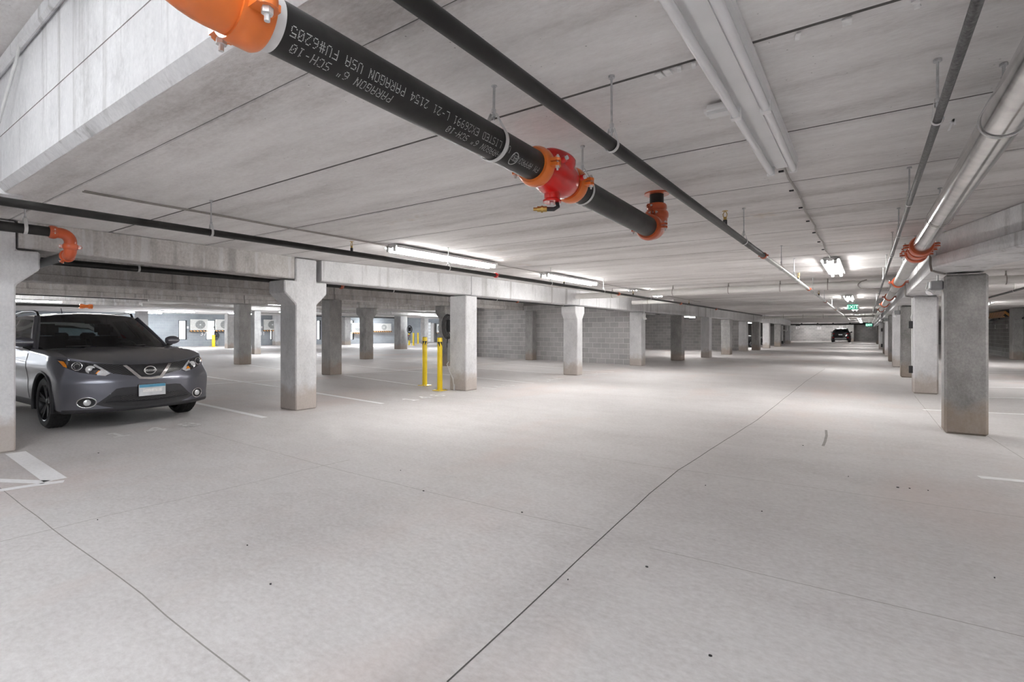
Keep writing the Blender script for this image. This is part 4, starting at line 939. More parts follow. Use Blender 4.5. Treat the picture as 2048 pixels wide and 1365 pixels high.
cb = root('junction_conduit', 'conduit with two small black boxes on the seventh pillar under the silver pipe', 'conduit', (.79,38.2,1.2))
MB().cyl((.795,38.25,2.0), (.795,38.25,.4), .02, 8).build('conduit', K['white'], cb)
for z in (1.45,.5): MB().cbox((.77,38.25,z), (.1,.16,.2)).build('junction_box', K['dark'], cb, smooth=0)
# white pipes on the far left pillar
wp = root('downpipe', 'white zigzag downpipe with black foot beside the far pale pillar', 'pipe', (-7.35,61.2,1))
MB().tube([(-7.45,61.3,1.95),(-7.45,61.3,.3)], .085, 12).tube([(-6.95,61.3,1.95),(-6.95,61.3,1.45),(-7.05,61.3,1.35),(-7.2,61.3,1.45),(-7.4,61.3,1.45)], .045, 10).build('pipe', K['white'], wp)
m = MB()
for k in range(12): m.cyl((-7.45,61.3,.35+.13*k), (-7.45,61.3,.40+.13*k), .11, 12)
m.build('pipe_collar', K['pvc'], wp); MB().cyl((-7.45,61.3,0), (-7.45,61.3,.3), .12, 14).build('foot', K['dark'], wp)
solo(MB().box((-8.9,63.0,.02), (-8.0,63.1,1.9)).box((-8.98,62.95,.0), (-8.88,63.12,2.0)).box((-8.05,62.95,.0), (-7.95,63.12,2.0)), 'door_panel', K['white'], 'pale door frame left of the zigzag downpipe', 'door', (-8.45,63,1), smooth=0)
# chalk arrow on the ceiling
mb = MB(); x, y = at(1908, 238, 2.62); zc = ceil_z(x, y)-.0045
for du in ((1897,262,1908,238),(1899,247,1908,238),(1910,250,1908,238)):
    strip(mb, [at(du[0],du[1],zc+.0), at(du[2],du[3],zc+.0)], .012, zc)
mb.build('chalk_arrow', K['paint'], ceiling, smooth=0, fix=False)
# ------------------------------------------------------------------ the parked car (local: x forward, nose at 0; y left; z up)
def carpaint(name, col, metal=.75, rough=.32):
    m, nt, b = newmat(name); T = NT(nt)
    pos = T.n('ShaderNodeTexCoord').outputs['Object']
    fl_ = T.noise(pos, 900, 2)
    nt.links.new(T.mix(.25, col, T.ramp(fl_, [(.35, .0), (.65, .25)]), 'ADD') if False else T.mix(T.ramp(fl_, [(.4,0.0),(.7,.35)]), col, tuple(min(1,c*1.8) for c in col[:3])+(1,)), b.inputs['Base Color'])
    b.inputs['Metallic'].default_value = metal; b.inputs['Roughness'].default_value = rough
    b.inputs['Coat Weight'].default_value = 1; b.inputs['Coat Roughness'].default_value = .03
    return m
def meshgrille():
    m, nt, b = newmat('grille_mesh'); T = NT(nt)
    pos = T.n('ShaderNodeTexCoord').outputs['Object']; s = T.n('ShaderNodeSeparateXYZ', {0: pos})
    u = T.math('MULTIPLY', s.outputs[1], 26); v = T.math('MULTIPLY', s.outputs[2], 42)
    w_ = T.math('ABSOLUTE', T.math('SINE', T.math('ADD', T.math('MULTIPLY', v, 3.14), T.math('MULTIPLY', T.math('SINE', T.math('MULTIPLY', u, 3.14)), 1.1))))
    k = T.math('LESS_THAN', w_, .42)
    nt.links.new(T.mix(k, rgb(.006), rgb(.065,.065,.07)), b.inputs['Base Color']); b.inputs['Roughness'].default_value = .3
    return m
K['carpaint'] = carpaint('dark_grey_car_paint', rgb(.15,.155,.185))
K['blackpaint'] = carpaint('black_car_paint', rgb(.006,.006,.008), .3)
K['carglass'] = glassy('tinted_car_glass', rgb(.36,.42,.43), .01, .55)
K['chrome'] = plain('chrome_trim', rgb(.75,.75,.76), .10, 1.0, .03)
K['rubber'] = plain('tyre_rubber', rgb(.022,.022,.023), .75, 0, .25, 30, .1)
K['rim'] = plain('dark_alloy', rgb(.022,.022,.025), .35, .5, .1)
K['rimface'] = plain('machined_alloy_edge', rgb(.13,.13,.14), .3, .8, .1)
K['cladding'] = plain('grey_black_cladding', rgb(.030,.030,.034), .55, 0, .1)
K['mesh'] = meshgrille()
K['lampbase'] = plain('lamp_reflector_grey', rgb(.13,.13,.14), .10, .9, .3, 40)
K['lens'] = plain('clear_lamp_lens', rgb(.80,.82,.84), .12, .5, .15, 60)
K['amber'] = plain('amber_reflector', rgb(.80,.26,.015), .2, 0, .1, 60)
K['redlens'] = plain('red_tail_lens', rgb(.30,.01,.012), .15, 0, .1)
K['plate'] = plain('pale_number_plate', rgb(.62,.64,.65), .5, 0, .12, 14)
K['plateblue'] = plain('blue_plate_band', rgb(.10,.33,.50), .5, 0, .1)
K['seat'] = plain('dark_seat_cloth', rgb(.018,.018,.02), .85)

def lerp(a, b, t): return a + (b-a)*t
def interp(tab, x):
    if x <= tab[0][0]: return tab[0][1]
    for (a, fa), (b, fb) in zip(tab, tab[1:]):
        if x <= b: return lerp(fa, fb, (x-a)/(b-a))
    return tab[-1][1]
def polyat(pts, f):
    """point at fraction f (by length) of a 3D polyline"""
    P = [Vector(p) for p in pts]; L = [(b-a).length for a, b in zip(P, P[1:])]; d = f*sum(L)
    for a, b, l in zip(P, P[1:], L):
        if d <= l+1e-9: return a.lerp(b, d/l)
        d -= l
    return P[-1]
base = []
for y in [0,.05,.1,.15,.2,.25,.3,.35,.4,.45,.5,.55,.6,.65,.7,.75,.79,.83,.865,.895,.92,.945]: base.append((-.34*(y/.95)**2.6, y))
nF = len(base)
base += [(-.375,.958),(-.42,.967),(-.48,.974),(-.55,.979)]
x = -.60
while x > -4.26: base.append((x, .985 if -3.9 < x < -.7 else (.982 if x > -.8 else .985-.05*(max(0,-3.9-x))))); x -= .045
base += [(-4.34,.955),(-4.42,.93),(-4.49,.895),(-4.545,.85),(-4.59,.79),(-4.625,.70),(-4.65,.6),(-4.67,.5),(-4.685,.4),(-4.693,.3),(-4.698,.2),(-4.70,.1),(-4.70,0)]
N = len(base)
jA = min(range(N), key=lambda j: abs(base[j][0]+1.68) if base[j][1] > .9 else 9)
jD = min(range(N), key=lambda j: abs(base[j][0]+4.26) if base[j][1] > .9 else 9)
def nrm(j):
    a = Vector(base[max(j-1,0)]); b = Vector(base[min(j+1,N-1)]); t = (b-a).normalized(); n = Vector((-t.y, t.x))
    if j == 0: return Vector((-1,0))
    if j == N-1: return Vector((1,0))
    return n if n.dot(Vector((-2.3-base[j][0], -base[j][1]))) > 0 else -n
# rows: (front z, side z, rear z, front inset, side inset, rear inset)
LV = [(.250,.27,.36,.16,.14,.16),(.250,.27,.34,.06,.065,.06),(.275,.31,.38,.018,.04,.03),(.33,.38,.46,.012,.025,.01),(.41,.48,.56,.012,.012,0),
      (.50,.58,.66,.004,.012,0),(.58,.68,.74,0,.018,.01),(.66,.78,.84,0,.012,.03),(.71,.86,.93,.012,.0,.05),(.78,.94,1.0,.045,.004,.07),(.85,1.0,1.10,.07,.018,.10)]
ZH = [(0,.905),(.2,.91),(.42,.926),(.6,.950),(.765,.984),(.915,1.022),(1.0,1.03)]
def front_w(j):
    x, y = base[j]
    if y > .94: return max(0, min(1, (x+.75)/.40)) if x > -2 else 0
    return 1.0 if x > -2 else 0.0
def rear_w(j):
    x = base[j][0]; return max(0, min(1, (-4.05-x)/.35))
def row9(j):
    x, y = base[j]; n = nrm(j); f, r = front_w(j), rear_w(j)
    ins = lerp(.034, .115, f) if not r else lerp(.034, .13, r)
    zside = interp([(-4.4,1.19),(-3.6,1.16),(-2.5,1.115),(-1.68,1.09),(-1.0,1.068),(-.55,1.035),(-.4,1.026)], x)
    z = lerp(zside, interp(ZH, y), f) if x > -2 else lerp(zside, 1.20, r)
    return Vector((x+n.x*ins, y+n.y*ins, z))
def lower(j):
    x, y = base[j]; n = nrm(j); f, r = front_w(j), rear_w(j); P = []
    for a in LV:
        z = lerp(a[1], a[0], f) if not r else lerp(a[1], a[2], r); ins = lerp(a[4], a[3], f) if not r else lerp(a[4], a[5], r)
        if f and a[0] > .8: z = min(z, row9(j).z-.05)
        P.append(Vector((x+n.x*ins, y+n.y*ins, z)))
    return P + [row9(j)]
def frac(j):
    if j < nF: return base[j][1]/.945*.86
    return .86 + .14*(base[nF-1][0]-base[j][0])/(base[nF-1][0]-base[jA][0])
WB_ = [(-1.30,0,1.145),(-1.33,.3,1.143),(-1.42,.6,1.135),(-1.54,.80,1.125),(-1.70,.90,1.115)]
WT_ = [(-2.22,0,1.675),(-2.24,.35,1.668),(-2.32,.58,1.648),(-2.44,.685,1.630)]
RB_ = [(-4.30,.875,1.235),(-4.42,.74,1.245),(-4.50,.45,1.25),(-4.52,0,1.25)]
RT_ = [(-4.06,.64,1.575),(-4.17,.52,1.585),(-4.23,.3,1.60),(-4.25,0,1.605)]
def gb(j):
    x, y = base[j]
    if j <= jA: return polyat(WB_, frac(j))
    if j >= jD: return polyat(RB_, (j-jD)/(N-1-jD))
    t = (j-jA)/(jD-jA); xx = lerp(-1.70, -4.30, t)
    return Vector((xx, interp([(-4.30,.875),(-3.9,.915),(-3.2,.938),(-2.3,.935),(-1.70,.90)], xx), interp([(-4.3,1.235),(-3.5,1.19),(-2.5,1.145),(-1.70,1.115)], xx)))
def gr(j):
    if j <= jA: return polyat(WT_, frac(j))
    if j >= jD: return polyat(RT_, (j-jD)/(N-1-jD))
    t = (j-jA)/(jD-jA); xx = lerp(-2.44, -4.06, t)
    return Vector((xx, interp([(-4.06,.64),(-3.6,.69),(-3.0,.71),(-2.44,.685)], xx), interp([(-4.06,1.575),(-3.5,1.635),(-2.9,1.652),(-2.44,1.630)], xx)))
def cat(P, k):
    out = []
    for i in range(len(P)-1):
        p0, p1, p2, p3 = P[max(i-1,0)], P[i], P[i+1], P[min(i+2,len(P)-1)]
        for s in range(k):
            t = s/k; out.append(.5*((2*p1)+(p2-p0)*t+(2*p0-5*p1+4*p2-p3)*t*t+(3*p1-p0-3*p2+p3)*t**3))
    return out + [P[-1]]
NH, NG, NR = 7, 8, 6
cols = []
for j in range(N):
    L = cat(lower(j), 3); nl = len(L); a = L[-1]; b = gb(j); c = gr(j); f = frac(j) if j <= jA else 9
    for i in range(1, NH+1):
        t = i/NH; p = a.lerp(b, t)
        if j <= jA:
            hump = .055*math.sin(PI*t)**.8*(1-.45*f) + (.012*math.exp(-((f-.52)/.10)**2)*math.sin(PI*t))
            p.z += hump*(1-.3*t); 
        L.append(p)
    for i in range(1, NG+1):
        t = i/NG; p = b.lerp(c, t); k = math.sin(PI*t)
        if j <= jA: p += Vector((.035*(1-f)+.01, 0, .03*(1-f)+.004))*k
        elif j >= jD: p += Vector((-.03,0,.01))*k
        else: p += Vector((0,.022,.0))*k
        L.append(p)
    tx = max(-3.95, min(-2.6, c.x))
    for i in range(1, NR+1):
        t = i/NR; p = c.lerp(Vector((tx, 0, 0)), t); crown = interp([(-4.3,1.61),(-3.9,1.66),(-3.2,1.705),(-2.6,1.712)], tx)
        p.z = lerp(c.z, crown, 1-(1-t)**2); L.append(p)
    cols.append(L)
M_ = len(cols[0]); GB0 = nl-1+NH; GR0 = GB0+NG
ring = [cols[j] for j in range(N)] + [[Vector((p.x,-p.y,p.z)) for p in cols[j]] for j in range(N-2,0,-1)]
NC = len(ring)
def glass_id(jc, i):
    """which window a grid face belongs to, or None"""
    j = jc if jc < N else 2*(N-1)-jc
    j2 = (jc+1) if jc+1 < N else 2*(N-1)-(jc+1)
    side = 'L' if jc < N-1 else 'R'
    g = i-GB0
    if not 0 <= g < NG: return None
    if max(j,j2) <= jA and max(frac(j), frac(j2)) < .93: return 'windscreen' if g >= 0 and g < NG else None
    lo, hi = min(j,j2), max(j,j2)
    if lo >= jD+2 and 1 <= g < NG-1: return 'rear_window'
    if lo > jA and hi < jD and 1 <= g < NG-1:
        t = ((j+j2)/2-jA)/(jD-jA)
        if .05 < t < .42: return 'front_side_window'+side
        if .45 < t < .76: return 'rear_side_window'+side
        if .80 < t < .93 and g < NG-2: return 'quarter_window'+side
    return None
WHX = (-1.0, -3.83); WR, AR, WZ = .37, .432, .37
car = thing('car', 'dark grey compact SUV parked nose out between two corbel pillars', 'car', (-8.671, 3.092-.045, 0))
car.rotation_euler = (0, 0, .0274); car.location = (-8.671+.045*math.sin(.0274), 3.092-.045*math.cos(.0274), 0)
vs = [p for col in ring for p in col]
body_f = []; wind = {}
for jc in range(NC):
    for i in range(M_-1):
        f = (jc*M_+i, ((jc+1)%NC)*M_+i, ((jc+1)%NC)*M_+i+1, jc*M_+i+1)
        g = glass_id(jc, i)
        cen = sum((vs[q] for q in f), Vector())/4
        if any(math.hypot(cen.x-wx, cen.z-WZ) < AR and abs(cen.y) > .6 for wx in WHX) and i < GB0: continue
        (wind.setdefault(g, []) if g else body_f).append(f)
used = {}
for f in body_f:
    for k in range(4):
        e = tuple(sorted((f[k], f[(k+1)%4]))); used[e] = used.get(e, 0)+1
edge_v = {v for e, n in used.items() if n == 1 for v in e}
for v in edge_v:
    p = vs[v]
    for wx in WHX:
        d = math.hypot(p.x-wx, p.z-WZ)
        if AR*.8 < d < AR*1.25 and abs(p.y) > .6 and p.z > .28:
            vs[v] = Vector((wx+(p.x-wx)*AR/d, p.y, WZ+(p.z-WZ)*AR/d))
def from_faces(name, fs, mats, par, smooth=40, solid=0):
    ids = sorted({v for f in fs for v in f}); mp = {v: n for n, v in enumerate(ids)}
    mb = MB(); mb.add([vs[v] for v in ids], [tuple(mp[v] for v in f) for f in fs]); return mb
mb = from_faces('body', body_f, None, car)
body = mb.build('body', [K['carpaint'], K['cladding']], car, smooth=42)
bm = bmesh.new(); bm.from_mesh(body.data); bmesh.ops.remove_doubles(bm, verts=bm.verts[:], dist=.0008); bm.to_mesh(body.data); bm.free()
for p in body.data.polygons:
    c = p.center
    if c.z < .37 and -3.6 < c.x < -.75 or c.z < .30: p.material_index = 1
for g, fs in wind.items(): from_faces(g, fs, None, car).build(g.rstrip('LR'), K['carglass'], car, smooth=60)
bvh = BVHTree.FromPolygons(vs, body_f)
def surf(y, z, off=0.0):
    h = bvh.ray_cast(Vector((.6, y, z)), Vector((-1,0,0)), 1.6)
    return Vector(((h[0].x if h[0] else -.35)+off, y, z))
def decal(name, poly, mat, par, off=.006, thick=.016, cell=.035, mirror=False, smooth=50):
    if mirror: poly = [(-a, b) for a, b in poly][::-1]
    bm = bmesh.new(); bm.faces.new([bm.verts.new((0, a, b)) for a, b in poly])
    bmesh.ops.triangulate(bm, faces=bm.faces[:])
    for _ in range(5):
        E_ = [e for e in bm.edges if e.calc_length() > cell]
        if not E_: break
        bmesh.ops.subdivide_edges(bm, edges=E_, cuts=1); bmesh.ops.triangulate(bm, faces=bm.faces[:])
    for v in bm.verts: v.co = surf(v.co.y, v.co.z, off)
    be = [e for e in bm.edges if e.is_boundary]
    r = bmesh.ops.extrude_edge_only(bm, edges=be)
    for v in r['geom']:
        if isinstance(v, bmesh.types.BMVert): v.co.x -= thick
    bmesh.ops.recalc_face_normals(bm, faces=bm.faces[:])
    me = bpy.data.meshes.new(name); bm.to_mesh(me); bm.free(); me.materials.append(K[mat])
    me.polygons.foreach_set('use_smooth', [True]*len(me.polygons)); me.set_sharp_from_angle(angle=math.radians(smooth))
    o = bpy.data.objects.new(name, me); C.objects.link(o); o.parent = par; return o
def sym(pts): return pts + [(-a, b) for a, b in pts[::-1] if a > 1e-6]
def band(pts, w):
    """strip polygon of width w along a (y,z) polyline"""
    L = []; Rr = []
    for i, p in enumerate(pts):
        a = Vector(pts[max(i-1,0)]); b = Vector(pts[min(i+1,len(pts)-1)]); t = (b-a).normalized(); n = Vector((-t.y, t.x))*w/2
        L.append((p[0]+n.x, p[1]+n.y)); Rr.append((p[0]-n.x, p[1]-n.y))
    return L + Rr[::-1]
# grille, badge and chrome V
gl_ = decal('grille', sym([(0,.722),(.14,.735),(.235,.752),(.43,.790),(.52,.855),(.60,.930),(.42,.914),(.2,.898),(0,.892)]), 'mesh', car, .003)
bd = decal('badge_panel', sym([(0,.728),(.108,.738),(.215,.893),(0,.888)]), 'dark', gl_, .012)
for s in (1,-1):
    pass
decal('chrome_trim', [(.27,.904),(.315,.902),(.15,.700),(0,.685),(-.15,.700),(-.315,.902),(-.27,.904),(-.118,.728),(0,.716),(.118,.728)], 'chrome', gl_, .026, .03)
ex = surf(0,.815,.03).x
em = MB(); em.tube([(ex, .072*math.cos(2*PI*i/32), .815+.058*math.sin(2*PI*i/32)) for i in range(32)], .009, 8, closed=True)
em.cbox((ex+.004,0,.815), (.014,.168,.030)); emb = em.build('emblem', K['chrome'], car, smooth=50)
t_ = MB(); put_text(t_, 'NISSAN', .034, (ex+.0125,0,.814), (0,1,0), (0,0,1)); t_.build('emblem_lettering', K['dark'], emb, smooth=0, fix=False)
# lamps
LAMP = [(.915,1.000),(.925,.962),(.885,.895),(.855,.872),(.765,.820),(.60,.778),(.495,.766),(.455,.790),(.54,.868),(.62,.932),(.73,.960),(.83,.975)]
for s in (False, True):
    q = -1 if s else 1
    hl = decal('headlamp', LAMP, 'lampbase', car, .006, mirror=s)
    decal('amber_reflector', [(.918,.985),(.893,.905),(.868,.888),(.872,.93),(.885,.975)], 'amber', hl, .012, mirror=s)
    decal('led_strip', band([(.615,.922),(.545,.862),(.475,.792),(.52,.778),(.60,.792)], .026), 'lens', hl, .012, mirror=s)
    decal('turn_lens', [(.575,.845),(.615,.80),(.545,.795),(.53,.81)], 'amber', hl, .010, mirror=s)
    p1 = MB(); c = surf(q*.775,.905,.004); n = Vector((.93,.32*q,.12))
    p1.rev(c, n, [(0,.058),(.018,.060),(.024,.050),(.010,.040),(.004,.036)], 24); p1.build('projector_ring', K['chrome'], hl, smooth=40)
    MB().rev(c-n*.005, n, [(0,.036),(.018,.034),(.030,.022),(.034,0)], 20).build('projector_lens', K['dark'], hl, smooth=60)
    c = surf(q*.655,.858,.002)
    MB().rev(c, (.95,.2*q,.1), [(0,.056),(.012,.054),(.004,.03),(.012,.012),(.014,0)], 20).build('reflector', K['lens'], hl, smooth=40)
    fg = MB(); c = surf(q*.71,.405,.010)
    E2 = lambda a, r, off: surf(q*(.71+.092*r*math.cos(a)), .405+.070*r*math.sin(a), off)
    fg.tube([E2(2*PI*i/28, 1, .012) for i in range(28)], .0085, 8, closed=True)
    fgo = fg.build('fog_lamp', K['chrome'], car, smooth=50)
    decal('fog_recess', [(.71+.085*math.cos(2*PI*i/20), .405+.063*math.sin(2*PI*i/20)) for i in range(20)], 'dark', fgo, .004, mirror=s)
    MB().rev(surf(q*.705,.405,.006), (.95,.25*q,0), [(0,.042),(.012,.042),(.018,.03),(.020,0)], 20).build('fog_lens', K['lens'], fgo, smooth=40)
# lower intake, lip, plate
tz = decal('intake_surround', sym([(0,.592),(.34,.590),(.41,.578),(.53,.455),(.60,.395),(.62,.372),(.55,.34),(.42,.305),(0,.292)]), 'cladding', car, .005)
op = decal('intake', sym([(0,.485),(.43,.478),(.53,.42),(.565,.398),(.46,.345),(.30,.318),(0,.308)]), 'dark', car, .009)
decal('slat', band([(-.53,.402),(-.3,.385),(0,.378),(.3,.385),(.53,.402)], .014), 'rim', op, .022, .02)
decal('radiator_fins', sym([(0,.475),(.36,.470),(.36,.405),(0,.395)]), 'mesh', op, .012)
decal('side_crease', band([(-.86,.70),(-.66,.655),(-.40,.635),(-.36,.625)], .006), 'carpaint', car, .003, .004)
decal('side_crease', band([(.86,.70),(.66,.655),(.40,.635),(.36,.625)], .006), 'carpaint', car, .003, .004)
pl = MB().cbox((surf(0,.535).x+.022,.012,.530), (.014,.345,.168)); plo = pl.build('number_plate', K['plate'], car, bevel=.004, smooth=0)
MB().cbox((surf(0,.535).x+.030,.012,.592), (.003,.335,.042)).build('plate_band', K['plateblue'], plo, smooth=0)
MB().cbox((surf(0,.535).x+.030,.012,.525), (.003,.25,.045)).build('plate_blur', K['fadedpaint'], plo, smooth=0)
MB().cbox((surf(0,.535).x+.010,.012,.530), (.020,.36,.18)).build('plate_holder', K['dark'], plo, bevel=.004, smooth=0)
decal('shut_line', band([(-.93,1.004),(-.765,.967),(-.60,.938),(-.42,.917),(-.2,.901),(0,.896),(.2,.901),(.42,.917),(.60,.938),(.765,.967),(.93,1.004)], .010), 'dark', car, .002, .01)
# arches, liners, wheels
for wx in WHX:
    for q in (1,-1):
        pts = [(wx+(AR+.004)*math.cos(a), q*.967, WZ+(AR+.004)*math.sin(a)) for a in [(-.28+ (PI+.56)*i/36) for i in range(37)]]
        MB().tube(pts, .022, 8).build('arch_trim', K['cladding'], car, smooth=50)
        ln = MB(); rows = []
        for yy_ in (.955,.60): rows.append([(wx+(AR+.002)*math.cos(a), q*yy_, WZ+(AR+.002)*math.sin(a)) for a in [(-.30+(PI+.60)*i/24) for i in range(25)]])
        ln.grid(rows); ln.add([(wx+AR*math.cos(a), q*.60, WZ+AR*math.sin(a)) for a in [(-.30+(PI+.60)*i/24) for i in range(25)]], [tuple(range(25))])
        ln.build('arch_liner', K['dark'], car, smooth=40)
        yo = q*.962; w = thing('wheel', None, None); w.parent = car; w.location = (wx, 0, WZ)
        ty = MB().rev((0,yo,0), (0,-q,0), [(.012,.262),(.0,.30),(.006,.335),(.03,.360),(.055,.3695),(.19,.3695),(.215,.360),(.24,.335),(.245,.28)], 48, caps=False)
        for k in range(44):
            a = 2*PI*k/44
            for yy_, sk in ((.045,.0),(.085,.05),(.125,.02),(.165,.06)):
                aa = a+sk
                ty.cbox((.3705*math.cos(aa), yo-q*yy_-q*.012, .3705*math.sin(aa)), (.006,.030,.036), R=Matrix(((math.cos(aa),0,math.sin(aa)),(0,1,0),(math.sin(aa),0,-math.cos(aa)))).transposed() @ Matrix.Rotation(.35*q,3,'X'))
        ty.build('tyre', K['rubber'], w, smooth=30)
        rm = MB().rev((0,yo,0), (0,-q,0), [(.010,.268),(.004,.262),(.012,.250),(.05,.240),(.20,.235)], 40, caps=False)
        rm.build('rim', K['rim'], w, smooth=35)
        sp2 = MB(); edge = MB()
        for k in range(5):
            a = 2*PI*k/5+PI/2
            for d_ in (-.16,.16):
                ca_, sa_ = math.cos(a+d_), math.sin(a+d_); cb_, sb_ = math.cos(a+d_*.55), math.sin(a+d_*.55)
                p_in = Vector((.05*cb_, yo-q*.045, .05*sb_)); p_out = Vector((.252*ca_, yo-q*.020, .252*sa_)); t2 = Vector((-sa_,0,ca_))
                for A_, wd, dp, oo in ((sp2,.020,.035,0),(edge,.004,.006,.003)):
                    off = Vector((0,q*oo,0)); sh = t2*(.018*(1 if d_ > 0 else -1) if A_ is edge else 0)
                    A_.add([p_in-t2*wd+off+sh, p_in+t2*wd+off+sh, p_out+t2*wd*1.2+off+sh, p_out-t2*wd*1.2+off+sh] + [p-Vector((0,q*dp,0)) for p in (p_in-t2*wd+sh, p_in+t2*wd+sh, p_out+t2*wd*1.2+sh, p_out-t2*wd*1.2+sh)], [(0,1,2,3),(7,6,5,4),(0,4,5,1),(1,5,6,2),(2,6,7,3),(3,7,4,0)])
        sp2.build('spoke', K['rim'], w, smooth=0); edge.build('spoke_edge', K['rimface'], w, smooth=0)
        MB().rev((0,yo-q*.075,0), (0,q,0), [(0,.07),(.03,.062),(.036,.04),(.040,0)], 20).build('hub_cap', K['rim'], w, smooth=40)
        MB().rev((0,yo-q*.16,0), (0,q,0), [(0,.16),(.012,.16),(.014,0)], 24).build('brake_disc', K['galv'], w, smooth=40)
# underbody, cabin, seats
MB().box((-4.3,-.60,.30), (-.45,.60,.44)).build('underbody', K['dark'], car, bevel=.03, smooth=0)
MB().box((-4.2,-.86,.44), (-1.45,.86,.52)).build('cabin_floor', K['seat'], car, smooth=0)
MB().extr([(-1.34,.9),(-1.34,1.10),(-1.62,1.13),(-1.95,1.08),(-2.0,.9)], (0,-.84,0), (1,0,0), (0,0,1), (0,1.68,0)).build('dashboard', K['seat'], car, bevel=.02, smooth=0)
for q in (1,-1):
    st = MB().extr([(-2.25,.55),(-2.25,.74),(-2.80,.70),(-3.02,1.30),(-3.14,1.30),(-2.98,.55)], (0,q*.40-.27,0), (1,0,0), (0,0,1), (0,.54,0)).build('seat', K['seat'], car, bevel=.05, smooth=40, seg=2)
    MB().cbox((-3.06,q*.40,1.42), (.11,.29,.20)).build('headrest', K['seat'], st, bevel=.05, seg=2)
rs = MB().extr([(-3.2,.55),(-3.2,.75),(-3.70,.72),(-3.92,1.22),(-4.02,1.22),(-3.9,.55)], (0,-.66,0), (1,0,0), (0,0,1), (0,1.32,0)).build('rear_bench', K['seat'], car, bevel=.04)
for y in (-.42,.0,.42): MB().cbox((-3.95,y,1.29), (.09,.24,.15)).build('headrest', K['seat'], rs, bevel=.035)
MB().tube([(-2.10+.05*math.sin(2*PI*i/24), .40+.19*math.cos(2*PI*i/24), 1.04+.18*math.sin(2*PI*i/24)) for i in range(24)], .016, 8, closed=True).cbox((-2.08,.40,1.04), (.05,.16,.09)).build('steering_wheel', K['dark'], car)
MB().cbox((-2.30,.0,1.55), (.03,.22,.06)).build('interior_mirror', K['dark'], car, bevel=.01)
MB().cbox((-1.44,-.25,1.150), (.06,.05,.012)).build('dashboard_tag', plain('blue_tag', rgb(.02,.03,.35), .4), car, smooth=0)
# mirrors, handles, rails, antenna, wipers, rear end
for q in (1,-1):
    mm = MB(); rows = []
    for i in range(9):
        t = i/8; y = q*(.90+.235*t); s1 = math.sin(PI*(.12+.80*t))**.5; x0 = -1.74-.05*t; rows.append([(x0+.085*s1*math.cos(a)*(1 if math.cos(a) > 0 else .55), y, 1.225+.078*s1*math.sin(a)+.01*t) for a in [2*PI*k/16 for k in range(16)]])
    mm.grid(rows, closed=True); mm.add(rows[0], [tuple(range(16))]); mm.add(rows[-1], [tuple(range(16))])
    mo = mm.build('door_mirror', K['carpaint'], car, smooth=60)
    MB().tube([(-1.74,q*.90,1.12),(-1.75,q*.95,1.15),(-1.76,q*1.0,1.17)], .032, 10).build('mirror_stalk', K['dark'], mo)
    MB().tube([(-1.668,q*.915,1.222),(-1.668,q*1.02,1.224),(-1.70,q*1.10,1.226)], .010, 6).build('indicator', K['lens'], mo)
    for hx in (-2.95,-3.75): MB().tube([(hx,q*.985,.985),(hx+.03,q*1.015,.99),(hx+.19,q*1.015,.99),(hx+.22,q*.985,.985)], .016, 8).build('door_handle', K['carpaint'], car)
    MB().tube([(-2.50,q*.655,1.640),(-2.56,q*.655,1.700),(-2.70,q*.66,1.725),(-3.2,q*.675,1.728),(-3.75,q*.645,1.700),(-3.92,q*.625,1.655),(-3.97,q*.62,1.625)], .020, 10).build('roof_rail', K['chrome'] if False else K['rim'], car)
    MB().tube([(-1.72,q*.90,1.12),(-2.08,q*.80,1.385),(-2.42,q*.70,1.625)], .030, 8).build('windscreen_pillar', K['carpaint'], car)
    MB().tube([(-1.75,q*.925,1.135),(-2.5,q*.948,1.162),(-3.5,q*.94,1.208),(-4.2,q*.90,1.245)], .010, 6).build('belt_trim', K['chrome'], car)
    def onside(x, z, off=.001):
        h = bvh.ray_cast(Vector((x, q*2, z)), Vector((0,-q,0)), 2); return Vector((x, (h[0].y if h[0] else q*.96)+q*off, z))
    for ln_ in ([(-1.72,1.06),(-1.72,.9),(-1.70,.75),(-1.66,.6),(-1.62,.45),(-1.61,.40)],[(-2.84,1.09),(-2.86,.9),(-2.86,.7),(-2.85,.5),(-2.84,.40)],[(-1.72,.93),(-2.3,.95),(-2.84,.965),(-3.4,.99),(-3.9,1.01)]):
        P_ = []
        for (a, b), (a2, b2) in zip(ln_, ln_[1:]): P_ += [onside(lerp(a,a2,k/5), lerp(b,b2,k/5)) for k in range(5)]
        MB().tube(P_ + [onside(*ln_[-1])], .004, 5).build('door_gap' if ln_[0][1] != .93 else 'side_crease', K['dark'] if ln_[0][1] != .93 else K['carpaint'], car)
    tl = MB()
    for a, b, z0, z1 in ((.62,.93,.93,1.08),(.66,.92,.52,.64)):
        hit = []
        for y in (a, (a+b)/2, b):
            h = bvh.ray_cast(Vector((-5.4, q*y, (z0+z1)/2)), Vector((1,0,0)), 2); hit.append((h[0].x if h[0] else -4.5)-.012)
        ys_ = (a, (a+b)/2, b)
        tl.grid([[(hit[k], q*ys_[k], z) for k in range(3)] for z in (z0, z1)])
        tl.grid([[(hit[k]+.08, q*ys_[k], z) for k in range(3)] for z in (z0, z1)])
    tl.build('tail_lamp', K['redlens'], car, smooth=0)
MB().tube([(-2.28+.0,-.55+.012*i,1.165-.0005*i) if False else (-1.365-.006*abs(i-10)*.2,-.60+.055*i,1.160+.0) for i in range(20)], .009, 6).build('wiper', K['dark'], car)
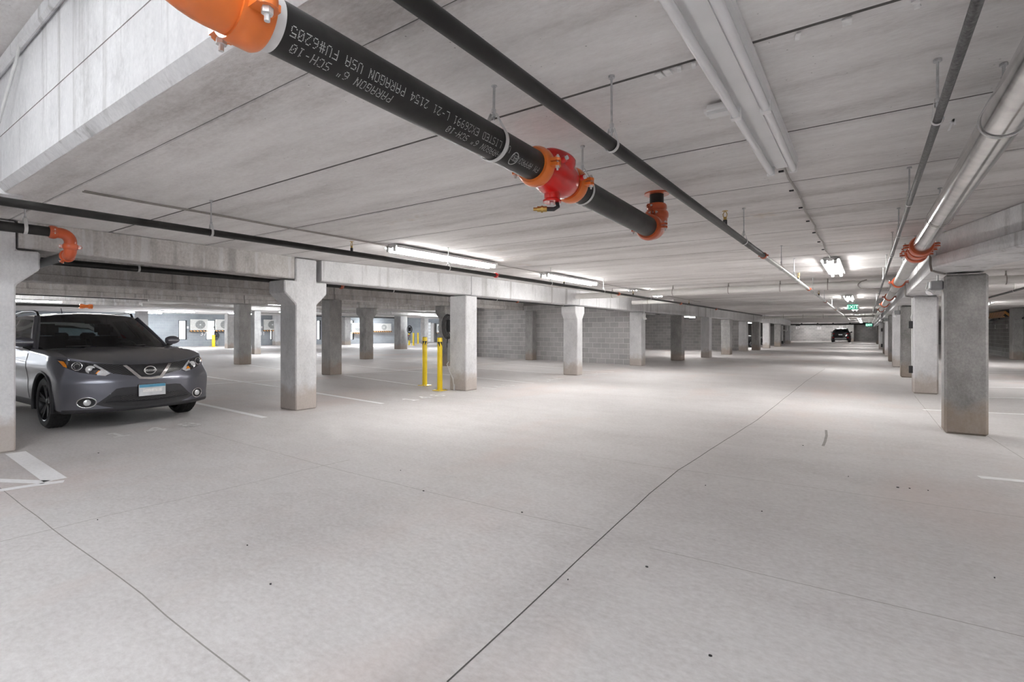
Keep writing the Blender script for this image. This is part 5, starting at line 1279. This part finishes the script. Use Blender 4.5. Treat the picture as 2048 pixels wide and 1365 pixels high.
MB().cyl((-3.80,0,1.665), (-3.90,0,1.83), .010, 8, .004).cyl((-3.78,0,1.655), (-3.80,0,1.675), .03, 10).build('aerial', K['dark'], car)
MB().box((-4.745,-.60,.40), (-4.66,.60,.53)).build('rear_bumper_guard', K['galv'], car, bevel=.02, smooth=0)
MB().box((-4.735,-.19,.86), (-4.70,.19,.98)).build('rear_plate', K['plate'], car, bevel=.004, smooth=0)
# --- the two distant cars
def recolour(o, sub):
    for c in [o] + list(o.children_recursive):
        for sl in getattr(c, 'material_slots', []):
            if sl.material in sub: m = sub[sl.material]; sl.link = 'OBJECT'; sl.material = m
c2 = copy_tree(car); c2['label'] = 'black hatchback parked nose-in at the far wall under number 89'
k = (1681-CX)/F_PX; t = 72.6/(k*ST+CT); c2.location = ((k*CT-ST)*t, 77.2, 0); c2.rotation_euler = (0,0,PI/2)
recolour(c2, {K['carpaint']: K['blackpaint']})
c3 = copy_tree(car); c3['label'] = 'black car mostly hidden behind the last stall-side pillars'
c3.location = (-6.95, 47.4, 0); c3.rotation_euler = (0,0,0); c3.scale = (1,.95,.88)
recolour(c3, {K['carpaint']: K['blackpaint']})
for o in (c2, c3):
    for c in list(o.children_recursive):
        if c.name.split('.')[0] in ('emblem_lettering','plate_blur','plate_band','dashboard_tag'): bpy.data.objects.remove(c)
# ------------------------------------------------------------------ sky and view
wld = bpy.data.worlds.new('sky'); bpy.context.scene.world = wld; wld.use_nodes = True
bg = wld.node_tree.nodes['Background']; bg.inputs[0].default_value = (.90,.95,1,1); bg.inputs[1].default_value = 4.0
sc = bpy.context.scene
sc.view_settings.view_transform = 'Standard'; sc.view_settings.look = 'None'; sc.view_settings.gamma = 1; sc.view_settings.use_curve_mapping = False
sc.view_settings.exposure = 1.78
sc.cycles.diffuse_bounces = 6; sc.cycles.max_bounces = 12; sc.cycles.sample_clamp_indirect = 6; sc.cycles.caustics_reflective = False; sc.cycles.caustics_refractive = False
sc.cycles.use_denoising = True
for o in list(bpy.data.objects):
    if '_o' in o: del o['_o']
